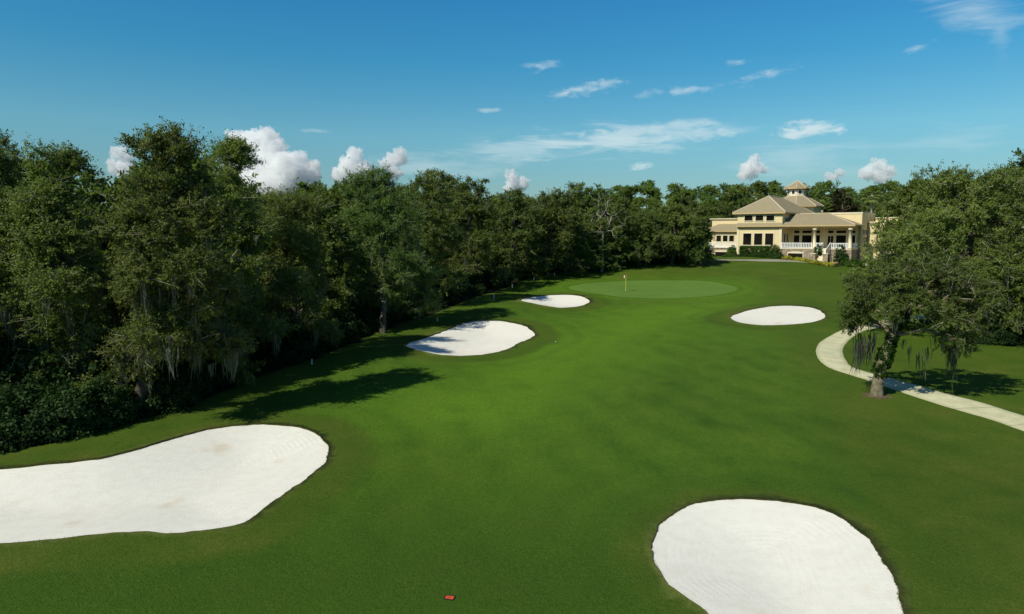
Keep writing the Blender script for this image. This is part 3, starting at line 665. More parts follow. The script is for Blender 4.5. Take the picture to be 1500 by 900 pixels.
# the leaning oak beside the cart path
def path_oak():
    g = np.random.default_rng(77); p = on_ground(1284, 580); Y = p[1]; k = Y/F
    root = empty('live_oak', p)
    tag(root, 'leaning live oak with ivy-clad trunk standing beside the cart path', 'tree')
    def L(px, py, dy=0.0): return np.array([(px-1284)*k*(1+dy/Y)+(px-750)/F*0, dy, height_at(py, Y+dy)-p[2]])
    trunk = [np.array([0, 0, -.2]), L(1284, 562), L(1287, 545), L(1292, 527), L(1297, 512, .1), L(1306, 492, .2), L(1316, 470, .2), L(1328, 450, .3), L(1345, 430, .4), L(1362, 412, .6)]
    lob = []
    for (px, py, dy, r, rz) in [(1262,434,-.6,1.35,.75),(1243,455,-.3,.95,.6),(1285,414,.6,1.6,.8),(1325,402,-.5,1.9,.9),(1365,398,.8,2.0,1.0),(1402,420,0,1.8,.9),(1385,446,-1.4,1.5,.8),
                            (1352,428,1.4,1.5,.8),(1420,452,.5,1.4,.7),(1398,474,-.8,1.1,.6),(1372,494,-1.0,.7,.45),(1405,502,.2,1.0,.6),(1246,476,-.2,.6,.4),(1300,432,-1.2,1.3,.7),(1435,438,1.2,1.4,.8),(1262,466,.6,.7,.45),(1272,455,-2.0,1.0,.55),(1350,462,-2.2,.95,.5),(1312,446,-2.3,.9,.5)]:
        lob.append((tuple(L(px, py, dy)), (r, r, rz)))
    tips = sample_lobes(g, lob, 430, .45)
    P, par, wt = skeleton(trunk, tips, g, seg=.8, up=.3, wob=.14)
    link('trunk', branch_mesh('trunk', P, par, wt, .29, len(trunk), .42), root, [M['bark_lit']])
    link('crown', leaves('crown', tips, .46*(.6+.8*g.random(430)), (230*(.5+g.random(430))).astype(int), .095, .5, g, flat=.6, twig=26), root, [M['oak_olive'], M['twig']])
    an, ln = [], []
    for (px, py, L0, n) in [(1263,492,1.6,9),(1258,500,1.9,6),(1272,505,1.5,6),(1305,455,1.3,5),(1348,515,1.5,3),(1388,508,2.3,5),(1394,520,1.6,4),(1330,505,1.0,4),(1418,490,1.0,3),(1368,490,.9,3)]:
        for _ in range(max(1, n*2//3)): an.append(L(px, py)+g.normal(size=3)*np.array([.22, .3, .15])); ln.append(L0*(.6+.6*g.random()))
    for i in g.choice(430, 60, replace=False): an.append(tips[i]-np.array([0, 0, .2])); ln.append(g.uniform(.25, .7))
    link('spanish_moss', moss_mesh('spanish_moss', np.array(an), ln, g, strands=8, width=.026, spread=.12), root, [M['moss']])['kind'] = 'stuff'
    iv = []; ir = []
    for i in range(1, 7):
        for _ in range(26):
            t = g.random(); q = trunk[i]*(1-t)+trunk[i+1]*t; a = g.random()*6.28; iv.append(q+np.array([math.cos(a)*.32, math.sin(a)*.32, 0])*(1.05 if i < 4 else .85)); ir.append(.16)
    iv = [q for q in iv if q[2] > 1.15]; ir = [.17]*len(iv)
    link('ivy', leaves('ivy', iv, ir, 60, .11, .8, g, flat=1.1), root, [M['ivy']])
    b = MB(); ring = [(math.cos(a)*r_, math.sin(a)*r_*.95) for a, r_ in ((2*math.pi*i/28, .75+.25*math.sin(i*2.3)+.12*math.sin(i*5.1)) for i in range(28))]
    mb = MB(); vs = [(0.15, -.1, float(gz(p[0], p[1]))+.05)]
    vs += [(x, y, float(gz(p[0]+x, p[1]+y))+.012) for x, y in ring]
    mb.add(vs, [(0, 1+i, 1+(i+1) % 28) for i in range(28)]); o = mb.build('mulch_bed', M['straw']); o.location = (p[0], p[1], 0); tag(o, kind='structure')
path_oak()

# --- prototypes for the ranks behind, then copies
PROTO = []
for i, (nm, lm, H, rx, bs) in enumerate([('live_oak', 'oak', 13, 5.2, .05), ('live_oak', 'oak_olive', 12, 5.6, .06), ('live_oak', 'oak_green', 13.5, 5.0, .04)]):
    PROTO.append([nm, make_tree(nm, 200+i, H, rx, H*bs, 240, 90, .34, 1.1, lm, r0=.3, asp=.52, loc=(0, 0, -90)), H, False])
def pine_lobes(H):
    def f(g):
        out = []
        for i in range(15):
            h = g.uniform(.55, .97); q = (1-((h-.55)/.45)**1.5*.72)*g.uniform(.3, 1.0)*H*.17; a = g.uniform(0, 6.28); s = H*g.uniform(.05, .085)
            out.append(((math.cos(a)*q, math.sin(a)*q, H*h), (s, s, s*.75)))
        return out
    return f
PINES = []
for i in range(3):
    H = 19
    PINES.append(['pine_tree', make_tree('pine_tree', 300+i, H, 3, H*.5, 130, 85, .36, .85, 'pine', r0=.26, asp=.35, lobes=pine_lobes(H), forkf=1.2, loc=(0, 0, -90), shell=.3, flat=.7), H, False])
def put(proto, p, H, rz, label, group, sx=1.0):
    nm, o, H0, used = proto; s = H/H0
    c = o if not used else copy_tree(o, p, rz, 1); proto[3] = True
    c.location = p; c.rotation_euler = (0, 0, rz); c.scale = (s*sx, s*sx, s); tag(c, label, 'tree', group); return c
rg = random.Random(9)
taken = []
def free(x, y, d):
    if any((x-a)**2+(y-b)**2 < d*d for a, b in taken): return False
    taken.append((x, y)); return True
# depth of the left woods behind the front row
we = np.array(wood_edge)
for row, off in enumerate((7.5, 14, 21, 29)):
    for i in range(len(we)-1):
        seg = np.linalg.norm(we[i+1]-we[i])
        for q in range(max(1, int(seg/5.5))):
            t = (q+rg.random())/max(1, int(seg/5.5)); b = we[i]*(1-t)+we[i+1]*t; d = (we[i+1]-we[i])/seg; nrm = np.array([-d[1], d[0]])
            x, y = b+nrm*(off+rg.uniform(-2, 2))
            if y < 24 or y > 150 or (y < 47 and x < -24 and row < 2) or not free(x, y, 4.6): continue
            if x > 18 and y > 118 and row > 1: continue
            px = 750+F*x/y
            if 590 < px < 720 and row in (0, ) and y > 70: continue
            top = np.interp(px, [0, 120, 150, 210, 240, 330, 365, 420, 470, 600, 700, 760, 830, 1000], [232, 240, 258, 258, 240, 240, 296, 300, 275, 268, 282, 296, 292, 312])+rg.uniform(-3, 16)
            p = (x, y, float(gz(x, y))); H = max(8, height_at(top, y)-p[2])
            put(PROTO[rg.randrange(3)], p, min(H, 17 if y > 47 else 12.5), rg.uniform(0, 6.28), 'live oak added to shade the trunk of the broad green oak', 'oaks deep in the left woods', rg.uniform(.8, 1.0))
p = (-16.5, 59.5, float(gz(-16.5, 59.5))); put(PROTO[0], p, 10.0, 1.0, 'live oak added to shade the trunk of the broad green oak', 'oaks deep in the left woods', .9)  # extra oak, put in to cast shade on the broad oak's trunk
p = (-19.6, 42.5, float(gz(-19.6, 42.5))); put(PROTO[1], p, 10.5, 2.0, 'low oak added for its shade between the tallest feathery oak and the pale forked trunk', None, .85)  # added oak whose shadow closes the bright gap along the wood edge
# far belt behind the woods and the clubhouse
skyline = ([380, 420, 450, 640, 700, 760, 800, 840, 870, 900, 940, 980, 1010, 1050, 1090, 1130, 1160, 1200, 1230, 1260, 1300, 1340, 1380, 1500], [283, 285, 272, 275, 280, 287, 283, 276, 268, 268, 265, 269, 272, 265, 262, 264, 272, 265, 268, 268, 262, 260, 262, 270])
for Y, x0, x1, n, low in ((150, 840, 1060, 12, 36), (158, 1060, 1400, 16, 40), (172, 640, 1450, 34, 20), (190, 380, 1460, 42, 4), (206, 360, 1460, 36, 0)):
    for i in range(n):
        px = x0+(x1-x0)*(i+.5+rg.uniform(-.35, .35))/n
        y = Y+rg.uniform(-5, 5)
        top = float(np.interp(px, *skyline))+low*rg.uniform(.6, 1.1)+rg.uniform(0, 9); x = (px-750)/F*y
        p = (x, y, float(gz(x, y))); H = height_at(top, y)-p[2]
        if H < 5: continue
        if low < 10 or (low < 30 and rg.random() < .5): put(PINES[rg.randrange(3)], p, H, rg.uniform(0, 6.28), 'pine with open rounded top in the far tree line', 'pines in the far tree line', rg.uniform(.9, 1.25))
        else: put(PROTO[rg.randrange(3)], p, H, rg.uniform(0, 6.28), 'bushy oak in the wooded belt in front of the far pines', 'oaks in the far wooded belt', rg.uniform(.95, 1.25))
# rank behind the right-hand oaks
for i, (px, Y, top) in enumerate([(1345,112,268),(1395,105,262),(1440,98,262),(1475,92,250),(1515,85,238),(1550,80,235),(1420,84,300),(1500,100,245),(1590,72,245),(1365,92,305)]):
    x = (px-750)/F*Y; p = (x, Y, float(gz(x, Y))); put(PROTO[i % 3], p, height_at(top+rg.uniform(0, 8), Y)-p[2], rg.uniform(0, 6.28), 'oak in the dense trees behind the huge spreading oak', 'oaks in the right-hand trees', 1.05)

for i, (x, y, H) in enumerate([(-46,20,13),(-52,8,14),(-54,36,14)]):
    put(PROTO[i % 3], (x, y, float(gz(x, y))), H, i*1.3, 'live oak added to shade the trunk of the broad green oak', 'oaks deep in the left woods', 1.0)

# bare dead tree
def dead_tree():
    g = np.random.default_rng(41); p = at_depth(882, 113); H = height_at(283, 113)-p[2]; root = empty('dead_tree', p)
    tips = []
    for i in range(220):
        a = g.uniform(0, 6.28); q = g.uniform(.3, 4.2); tips.append((math.cos(a)*q, math.sin(a)*q*.8, H*(g.uniform(.5, 1.0) if q < 2.5 else g.uniform(.42, .8))))
    trunk = [np.array([g.normal()*.12, g.normal()*.12, H*.5*t]) for t in np.linspace(0, 1, 7)]
    P, par, wt = skeleton(trunk, np.array(tips), g, seg=.9, up=.8, wob=.22)
    link('trunk', branch_mesh('trunk', P, par, wt, .19, 7, .50, .014), root, [M['bark_pale']])
    tag(root, 'bare dead tree with pale leafless branches beside the dark oak', 'tree')
dead_tree()
for px, Y, top in ((872, 113.5, 340), (899, 115, 345), (842, 112, 328)):
    x = (px-750)/F*Y; p = (x, Y, float(gz(x, Y))); put(PROTO[1 if px > 880 else 2], p, height_at(top, Y)-p[2], px, 'low bushy oak in front of the bare dead tree', 'low oaks before the dead tree', 1.25)
def palm(px, Y, top, label, s=1.0, seed=1, skirt=True):
    g = np.random.default_rng(seed); p = at_depth(px, Y); H = height_at(top, Y)-p[2]; root = empty('palm_tree', p)
    mb = MB(); hc = H-1.3*s; mb.tube([(0, 0, -.2), (.05, 0, hc*.4), (.02, .05, hc*.8), (0, 0, hc+.2)], [.26, .22, .2, .24], 10); mb.build('trunk', M['bark_palm'], root, True)
    V = []; tt = []
    for i in range(46):
        a = g.uniform(0, 6.28); e = g.uniform(-.9, 1.35); L = s*g.uniform(1.0, 1.5); d = np.array([math.cos(a)*math.cos(e), math.sin(a)*math.cos(e), math.sin(e)])
        b = np.array([0, 0, hc]); c = b+d*L; sd = np.cross(d, [0, 0, 1.]); sd /= max(1e-6, np.linalg.norm(sd)); upv = np.cross(sd, d); t = g.random()
        w_ = .02; V += [b-sd*w_, b+sd*w_, c+sd*w_, c-sd*w_]; tt.append(t)
        for k in range(17):                                        # fan of folded blades
            q = (k/16-.5)*3.6; v = d*math.cos(q)+sd*math.sin(q); l = s*(.95-.25*abs(k/16-.5)*2)*g.uniform(.85, 1.1); tip = c+v*l+np.array([0, 0, -.35*l]); m_ = c+v*l*.55; pv = np.cross(v, upv)*.055*s
            V += [c, m_+pv, tip, m_-pv]; tt.append(np.clip(t*.7+g.random()*.3, 0, 1))
    link('crown', np_mesh('crown', np.array(V), np.arange(len(tt)*4), np.full(len(tt), 4), False, {'tint': ('FACE', tt)}), root, [M['palm']])
    tag(root, label, 'palm tree')
palm(1272, 145, 276, 'tall cabbage palm with pale trunk behind the flat right roof', 1.15, 1)
palm(1104, 152, 283, 'cabbage palm top just left of the big hip roof', 1.0, 2)
palm(1200, 150, 298, 'low palm with drooping fronds right of the octagonal tower roof', 1.3, 3)
placed('magnolia_tree', (1226,360), 1226, 277, 27, 51, 'dark magnolia with rusty leaf undersides behind the porch roof', 'magnolia', base=.1, moss=0, ncl=240, per=110, lsize=.28, depth=152, crad=.9, nlobe=6)

# shrubs
def shrub(name, loc, rx, ry, h, leafm, seed, label, cat='shrub', group=None, lsize=.12, per=70, ncl=None, crad=.3, boxy=False, rz=0.0, asp=.6):
    g = np.random.default_rng(seed); ncl = ncl or int(40+26*rx*ry*4*.3)
    if boxy:
        q = g.uniform(-1, 1, (ncl, 3)); ax = g.integers(0, 3, ncl); q[np.arange(ncl), ax] = np.sign(q[np.arange(ncl), ax])*.95; P = q*np.array([rx, ry, h/2])+np.array([0, 0, h/2]); P[:, 2] = np.maximum(P[:, 2], .05)
    else:
        u = unit(ncl, g); u[:, 2] = np.abs(u[:, 2]); P = u*np.array([rx, ry, h])*(.55+.5*g.random((ncl, 1)))
    root = empty(name, loc, rz)
    link('foliage', leaves('foliage', P, crad*(.6+.8*g.random(ncl)), per, lsize, asp, g, flat=.8), root, [M[leafm]])
    tips = P[g.choice(ncl, min(24, ncl), replace=False)]*.9
    Pn, par, wt = skeleton([np.array([0, 0, -.1]), np.array([.02, 0, h*.18]), np.array([0, .02, h*.3])], tips, g, seg=.5, wob=.06)
    link('stem', branch_mesh('stem', Pn, par, wt, .05, 3), root, [M['bark']])
    return tag(root, label, cat, group)
# understory shrubs along the left wood edge: four sorts of bush, then copies
SHB = [[shrub('leafy_shrub', (0, 0, -90), 1.25, 1.2, 1.5+.3*i, 'shrub', 420+i, '', lsize=.20, per=75, ncl=70, crad=.42), False] for i in range(3)]
SH = []
for i in range(4):
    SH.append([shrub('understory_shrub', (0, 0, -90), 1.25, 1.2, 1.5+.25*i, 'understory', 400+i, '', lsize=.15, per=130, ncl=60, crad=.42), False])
def put_shrub(i, p, s, label, group, rz, pool=None):
    pool = pool or SH; q = pool[i % len(pool)]; c = q[0] if not q[1] else copy_tree(q[0], p, rz, s); q[1] = True
    c.location = p; c.rotation_euler = (0, 0, rz); c.scale = (s, s, s*rg.uniform(.75, 1.15)); return tag(c, label, 'shrub', group)
cnt = 0
for a, b, n, off0, off1 in (((-60, 668), (330, 578), 26, .2, 1.4), ((-60, 655), (330, 562), 24, 1.8, 4.5), ((330, 566), (560, 480), 10, 2.5, 6), ((560, 470), (800, 398), 14, 3, 7)):
    for i in range(n):
        t = (i+rg.random())/n; p = on_ground(a[0]+(b[0]-a[0])*t, float(np.interp(a[0]+(b[0]-a[0])*t, [q[0] for q in WOOD_PX], [q[1] for q in WOOD_PX]))-2)
        o = rg.uniform(off0, off1); p = (p[0]-o*.9, p[1]+o*.4); cnt += 1
        put_shrub(cnt, (p[0], p[1], float(gz(*p))), rg.uniform(.6, 1.15), 'leafy green bush in the understory along the left wood edge', 'bushes along the left wood edge', rg.uniform(0, 6.28))
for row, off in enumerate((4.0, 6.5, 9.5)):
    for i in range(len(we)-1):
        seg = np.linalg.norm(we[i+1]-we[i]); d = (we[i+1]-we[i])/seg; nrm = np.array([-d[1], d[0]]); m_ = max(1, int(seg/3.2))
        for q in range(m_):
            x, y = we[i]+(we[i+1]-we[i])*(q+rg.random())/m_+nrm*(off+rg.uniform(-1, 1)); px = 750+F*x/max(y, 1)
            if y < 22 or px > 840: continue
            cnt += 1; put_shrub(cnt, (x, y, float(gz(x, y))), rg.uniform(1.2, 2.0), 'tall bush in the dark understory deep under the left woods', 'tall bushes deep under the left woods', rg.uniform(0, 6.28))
for i in range(34):
    px = 425+(830-425)*(i+rg.random())/34; p = on_ground(px, float(np.interp(px, [q[0] for q in WOOD_PX], [q[1] for q in WOOD_PX]))); o_ = rg.uniform(.6, 2.6); p = (p[0]-.8*o_, p[1]+.5*o_); cnt += 1
    put_shrub(cnt, (p[0], p[1], float(gz(*p))), rg.uniform(.6, 1.2), 'leafy green bush in the understory along the left wood edge', 'bushes along the left wood edge', rg.uniform(0, 6.28))
for i in range(26):
    px = 862+(1010-862)*(i+rg.random())/26; row = i % 2; p = on_ground(px, float(np.interp(px, [862, 950, 1010], [390, 386.5, 384])) - 1.2*row); cnt += 1
    put_shrub(cnt, p, rg.uniform(.7, 1.25) if px < 935 else rg.uniform(.5, .95), 'bright green bush at the foot of the oaks behind the green', 'bushes behind the green', rg.uniform(0, 6.28), SHB)
for i, (px, Y) in enumerate([(1400,60),(1425,58),(1450,57),(1475,56),(1500,58),(1525,57),(1380,66),(1440,63)]):
    cnt += 1; put_shrub(cnt, at_depth(px, Y), rg.uniform(.8, 1.2), 'dark bush in the shade under the right-hand oaks', 'bushes under the right-hand oaks', rg.uniform(0, 6.28))
p = on_ground(722, 408); shrub('sunlit_sapling', p, .7, .7, 1.3, 'yellow', 431, 'sunlit yellow-green sapling glowing in the dark woods left of the small bunker', 'sapling', lsize=.16, per=30, ncl=22)

# ------------------------------------------------------------------ clubhouse
TH = R(41); CX, CY = (1143-750)/F*131.5, 131.5; cT, sT = math.cos(TH), math.sin(TH); GB = float(gz(CX, CY))
house = empty('clubhouse', (CX, CY, GB), -TH)
tag(house, 'cream stucco clubhouse with tan tiled hip roofs, columned porch and cupola', 'clubhouse')
def U(px, v):                               # position along the front that is seen in column px, at depth v behind the front wall
    t = (px-750)/F; return (t*(CY+v*cT)-CX-v*sT)/(cT+t*sT)
def ZZ(py, u, v):                           # height above the terrace seen at row py
    Y = CY-u*sT+v*cT; return height_at(py, Y)-GB
def part(mb, name, m_, parent=None, smooth=False): return mb.build(name, M[m_], parent or house, smooth)
OV = .55
zE = ZZ(330.3, 0, -OV); zE2 = ZZ(310.8, 0, -OV); zFl = ZZ(364, 5, -.3); uL = U(1078, 0); uR = 0.0; uP = U(1243, 0)+.35; LOW = -1.6
def window(u0, u1, z0, z1, v, name='window', side=None, fr=.13, mull=0):
    """framed pane on a front wall at depth v, or on a side wall (side = u of that wall, u0/u1 then run along v)"""
    mb = MB(); pn = MB()
    def bx(b, a0, a1, c0, c1, d0, d1):
        if side is None: b.box(a0, a1, v-d1, v-d0, c0, c1)
        else: b.box(side+d0, side+d1, a0, a1, c0, c1)
    bx(mb, u0-fr, u0, z0-fr, z1+fr, .002, .10); bx(mb, u1, u1+fr, z0-fr, z1+fr, .002, .10); bx(mb, u0, u1, z1, z1+fr, .002, .10); bx(mb, u0, u1, z0-fr, z0, .002, .13)
    for k in range(mull): m_ = u0+(u1-u0)*(k+1)/(mull+1); bx(mb, m_-.03, m_+.03, z0, z1, .02, .07)
    f = part(mb, name, 'trim'); bx(pn, u0, u1, z0, z1, .004, .03); part(pn, 'pane', 'glass', f); return f
# walls
D = 16.0
wb = MB(); wb.box(uL, uR, 0, D, LOW, zE2-.25); part(wb, 'wall', 'stucco')
# pilasters at the corners of the front block
for u0 in (uL-.02, uR-.42):
    mb = MB(); mb.box(u0, u0+.44, -.10, -.002, LOW, zE-.55); mb.box(u0-.08, u0+.52, -.16, -.004, zE-.75, zE-.55); part(mb, 'pilaster', 'trim')
for (a, b) in ((1087.2, 1099), (1103.2, 1115), (1119.2, 1131)): window(U(a, 0), U(b, 0), ZZ(359, U(a, 0), 0), ZZ(342.2, U(a, 0), 0), 0)
for (a, b) in ((1088.2, 1100), (1104.2, 1115.4), (1119.8, 1131.4)): window(U(a, 0), U(b, 0), ZZ(323.6, U(a, 0), 0), ZZ(315.8, U(a, 0), 0), 0)
window(1.2, 2.1, zE2-2.2, zE2-1.0, 0, side=uR); window(2.7, 3.6, zE2-2.2, zE2-1.0, 0, side=uR)
def hip_roof(name, u0, u1, v0, v1, z0, rise_w, cap=True, fascia=.28):
    """hip roof with ridge along v"""
    hw = (u1-u0)/2; um = (u0+u1)/2; zr = z0+rise_w*hw; a, b = v0+hw, v1-hw
    mb = MB(); mb.add([(u0, v0, z0), (u1, v0, z0), (u1, v1, z0), (u0, v1, z0), (um, a, zr), (um, b, zr)], [(0, 1, 4), (1, 2, 5, 4), (2, 3, 5), (3, 0, 4, 5)]); r_ = part(mb, name, 'roof')
    fb = MB(); fb.box(u0, u1, v0-.03, v0+.12, z0-fascia, z0-.004); fb.box(u0, u1, v1-.12, v1+.03, z0-fascia, z0-.004); fb.box(u0-.03, u0+.12, v0+.12, v1-.12, z0-fascia, z0-.004); fb.box(u1-.12, u1+.03, v0+.12, v1-.12, z0-fascia, z0-.004); part(fb, 'fascia', 'fascia', r_)
    sb = MB(); sb.box(u0+.12, u1-.12, v0+.12, v1-.12, z0-.30, z0-.22); part(sb, 'soffit', 'soffit', r_)
    hb = MB()
    for p, q in (((u0, v0, z0), (um, a, zr)), ((u1, v0, z0), (um, a, zr)), ((um, a, zr), (um, b, zr)), ((u1, v1, z0), (um, b, zr)), ((u0, v1, z0), (um, b, zr))): hb.tube([p, q], .14, 6)
    part(hb, 'hip_tiles', 'hip', r_); return r_
hip_roof('main_roof', U(1070, -OV), U(1147, -OV), -OV, 17.0, zE2, .64)
bk = MB()
for k in range(14):
    u = uL-.6+(uR-uL+1.2)*k/13; bk.box(u-.06, u+.06, -OV+.13, -.004, zE2-.42, zE2-.30)
part(bk, 'eave_brackets', 'soffit')
# skirt roof under the upper windows and the porch roof in one low eave line
uE0 = U(1076, -OV); uE1 = U(1249.6, -OV); vB = 5.2; zT = zE+.50; zP = ZZ(312, 8, vB)
sk = MB(); sk.add([(uE0, -OV, zE), (uR+.2, -OV, zE), (uR+.2, -.02, zT), (uL, -.02, zT)], [(0, 1, 2, 3)]); sk.add([(uE0, -OV, zE), (uL, -.02, zT), (uL, 8, zT), (uE0, 8, zE)], [(0, 1, 2, 3)]); part(sk, 'skirt_roof', 'roof')
u_in = uE1-6.2
pr = MB(); pr.add([(uR+.2, -OV, zE), (uE1, -OV, zE), (u_in, vB, zP), (uR+.2, vB, zP)], [(0, 1, 2, 3)])
pr.add([(uE1, -OV, zE), (uE1, vB+.2, zE), (u_in, vB, zP)], [(0, 1, 2)]); pr_o = part(pr, 'porch_roof', 'roof')
hb = MB(); hb.tube([(uE1, -OV, zE), (u_in, vB, zP)], .13, 6); part(hb, 'hip_tiles', 'hip', pr_o)
fb = MB(); fb.box(uE0, uE1, -OV-.04, -OV+.10, zE-.26, zE-.004); fb.box(uE1-.12, uE1+.03, -OV+.1, vB+.2, zE-.26, zE-.004); fb.box(uE0-.03, uE0+.10, -OV+.1, 6, zE-.26, zE-.004); part(fb, 'porch_fascia', 'fascia')
sf = MB(); sf.box(uE0+.11, uE1-.13, -OV+.11, vB-.1, zE-.24, zE-.16); part(sf, 'porch_ceiling', 'soffit')
bk = MB(); nb = 40
for k in range(nb):
    u = uE0+.4+(uE1-uE0-.8)*k/(nb-1); bk.box(u-.10, u+.10, -OV+.13, -.13, zE-.46, zE-.27)
part(bk, 'eave_brackets', 'fascia')
# beam with shallow arches between the columns
bm_ = MB(); spans = [(uR, U(1191, 0)), (U(1191, 0), U(1243, 0))]
for a, b in spans:
    n = 12
    for k in range(n):
        t0, t1 = k/n, (k+1)/n; h0 = .62-.34*math.sin(math.pi*t0)**.6; h1 = .62-.34*math.sin(math.pi*t1)**.6
        x0, x1 = a+(b-a)*t0, a+(b-a)*t1
        bm_.prism([(x0, -.12), (x1, -.12), (x1, .18), (x0, .18)], [zE-h0-.0, zE-h1, zE-h1, zE-h0], zE-.262)
part(bm_, 'porch_beam', 'trim')
cols = (U(1191, 0), U(1243, 0))
for u in cols:
    mb = MB(); mb.tube([(u, 0.02, zFl), (u, 0.02, zFl+.18), (u, .02, zFl+.2), (u, .02, zE-.95), (u, .02, zE-.93), (u, .02, zE-.63)], [.36, .36, .29, .25, .36, .40], 14); part(mb, 'column', 'trim', None, True)
# porch: recessed wall, floor, plinth
pw = MB(); pw.box(uR, uP-.3, 4.0, 4.3, zFl, zE-.25); part(pw, 'porch_wall', 'stucco')
pf = MB(); pf.box(uR, uP, -.30, 4.0, zFl-.18, zFl); part(pf, 'porch_floor', 'trim')
st0, st1 = U(1203.5, -.3), U(1213.5, -.3)
pl_ = MB(); pl_.box(uR+.004, uP-.05, -.22, 3.9, LOW, zFl-.182); part(pl_, 'stone_plinth', 'stone')
for (a, b, y0, y1) in ((1161, 1169, 345, 362), (1173, 1187, 345, 362), (1193.5, 1199, 345, 362), (1222.6, 1237, 345, 362), (1246, 1250.5, 345, 360)):
    window(U(a, 4), U(b, 4), ZZ(y1, U(a, 4), 4), ZZ(y0, U(a, 4), 4), 4.0); window(U(a, 4), U(b, 4), ZZ(341.8, U(a, 4), 4), ZZ(338, U(a, 4), 4), 4.0, 'transom_window')
a, b = U(1210.5, 4), U(1218.6, 4); window(a, b, zFl+.14, ZZ(346, a, 4), 4.0, 'door', mull=1); window(a, b, ZZ(341.8, a, 4), ZZ(338, a, 4), 4.0, 'transom_window')
window(1.0, 1.8, zFl+.3, zFl+2.6, 0, 'window', side=uR); window(2.4, 3.2, zFl+.3, zFl+2.6, 0, 'window', side=uR)
def railing(name, pts, zb, h=1.0, parent=None, slats=.28):
    mb = MB()
    for i in range(len(pts)-1):
        (x0, y0, z0), (x1, y1, z1) = pts[i], pts[i+1]; L = math.hypot(x1-x0, y1-y0); d = ((x1-x0)/L, (y1-y0)/L); nx, ny = -d[1]*.05, d[0]*.05
        for za, zb_ in ((h-.10, h), (.10, .20)):
            mb.prism([(x0-nx, y0-ny), (x1-nx, y1-ny), (x1+nx, y1+ny), (x0+nx, y0+ny)], [z0+za, z1+za, z1+za, z0+za], [z0+zb_, z1+zb_, z1+zb_, z0+zb_])
        k = max(2, int(L/slats))
        for j in range(k+1):
            t = j/k; x, y, z = x0+(x1-x0)*t, y0+(y1-y0)*t, z0+(z1-z0)*t; r_ = .085 if j in (0, k) else .062; mb.box(x-r_, x+r_, y-.045, y+.045, z+(0.0 if j in (0, k) else .2), z+h-.1 if j not in (0, k) else z+h+.06)
    return part(mb, name, 'white', parent)
cA, cB = cols
railing('porch_railing', [(uR+.1, -.16, zFl), (cA-.42, -.16, zFl)], zFl); railing('porch_railing', [(cA+.42, -.16, zFl), (st0-.05, -.16, zFl)], zFl)
railing('porch_railing', [(st1+.05, -.16, zFl), (cB-.42, -.16, zFl)], zFl); railing('porch_railing', [(uP-.12, .45, zFl), (uP-.12, 3.7, zFl)], zFl)
# stairs with stone piers
nst = 10; sd_ = MB(); run = .34; drop = zFl+.0-.05
for k in range(nst):
    z1 = zFl-(k+1)*(zFl-.05)/nst; sd_.box(st0, st1, -.30-(k+1)*run, -.302-k*run, LOW, z1)
part(sd_, 'stairs', 'trim')
for u0 in (st0-.9, st1+.05):
    mb = MB(); mb.box(u0, u0+.85, -4.1, -2.9, LOW, 1.05); o = part(mb, 'stair_pier', 'stone'); cp = MB(); cp.box(u0-.06, u0+.91, -4.16, -2.84, 1.052, 1.16); part(cp, 'pier_cap', 'trim', o)
railing('stair_railing', [(st0-.1, -.35, zFl), (st0-.1, -2.9, .75)], 0); railing('stair_railing', [(st1+.1, -.35, zFl), (st1+.1, -2.9, .75)], 0)
def low_vent(a, b, y0, y1, v):
    u0, u1 = U(a, v), U(b, v); z0, z1 = max(.1, ZZ(y1, u0, v)), ZZ(y0, u0, v); n = 10; mb = MB()
    for k in range(n):
        t0, t1 = k/n, (k+1)/n; q = lambda t: z1+.10+.16*math.sin(math.pi*t); x0, x1 = u0-.12+(u1-u0+.24)*t0, u0-.12+(u1-u0+.24)*t1
        mb.prism([(x0, v-.09), (x1, v-.09), (x1, v-.003), (x0, v-.003)], z1, [q(t0)+.1, q(t1)+.1, q(t1)+.1, q(t0)+.1])
    mb.box(u0-.12, u0, v-.09, v-.003, z0-.1, z1-.002); mb.box(u1, u1+.12, v-.09, v-.003, z0-.1, z1-.002)
    f = part(mb, 'basement_window', 'trim'); pn = MB(); pn.box(u0+.002, u1-.002, v-.05, v-.004, z0-.1, z1-.002); part(pn, 'pane', 'glass', f)
low_vent(1153.5, 1175, 371.2, 377, -.22)
# flat parapet block behind the porch, its glazed side, and the right wing
uQ = U(1259, vB); zQ = ZZ(311, uQ, vB); pb = MB(); pb.box(uR+.1, uQ, vB, vB+8.5, LOW-1, zQ-.28); part(pb, 'parapet_block', 'stucco')
cp = MB(); cp.box(uR+1.5, uQ+.08, vB-.08, vB+8.58, zQ-.278, zQ); part(cp, 'cornice', 'trim')
for k in range(3):
    window(vB+.6+k*1.0, vB+1.35+k*1.0, zFl+.2, zFl+2.1, 0, 'window', side=uQ); window(vB+.6+k*1.0, vB+1.35+k*1.0, zFl+2.5, zFl+3.4, 0, 'transom_window', side=uQ)
mb = MB(); mb.box(uQ-.05, uQ+.32, vB-1.3, vB-.9, LOW-1, zFl-.2); part(mb, 'stone_pier', 'stone'); mb = MB(); mb.box(uP-.55, uP+.05, -.28, .35, LOW-1, zFl-.184); part(mb, 'stone_pier', 'stone')
vW = 9.0; uW0 = U(1268.6, vW); uW1 = uW0+9; zW = ZZ(325, uW0, vW); zW2 = ZZ(319, uW0, vW+1)
mb = MB(); mb.box(uW0, uW1, vW, vW+6, LOW-2, zW-.2); part(mb, 'right_wing_wall', 'stucco'); mb = MB(); mb.box(uW0-.1, uW1, vW-.1, vW+6, zW-.198, zW); part(mb, 'cornice', 'trim')
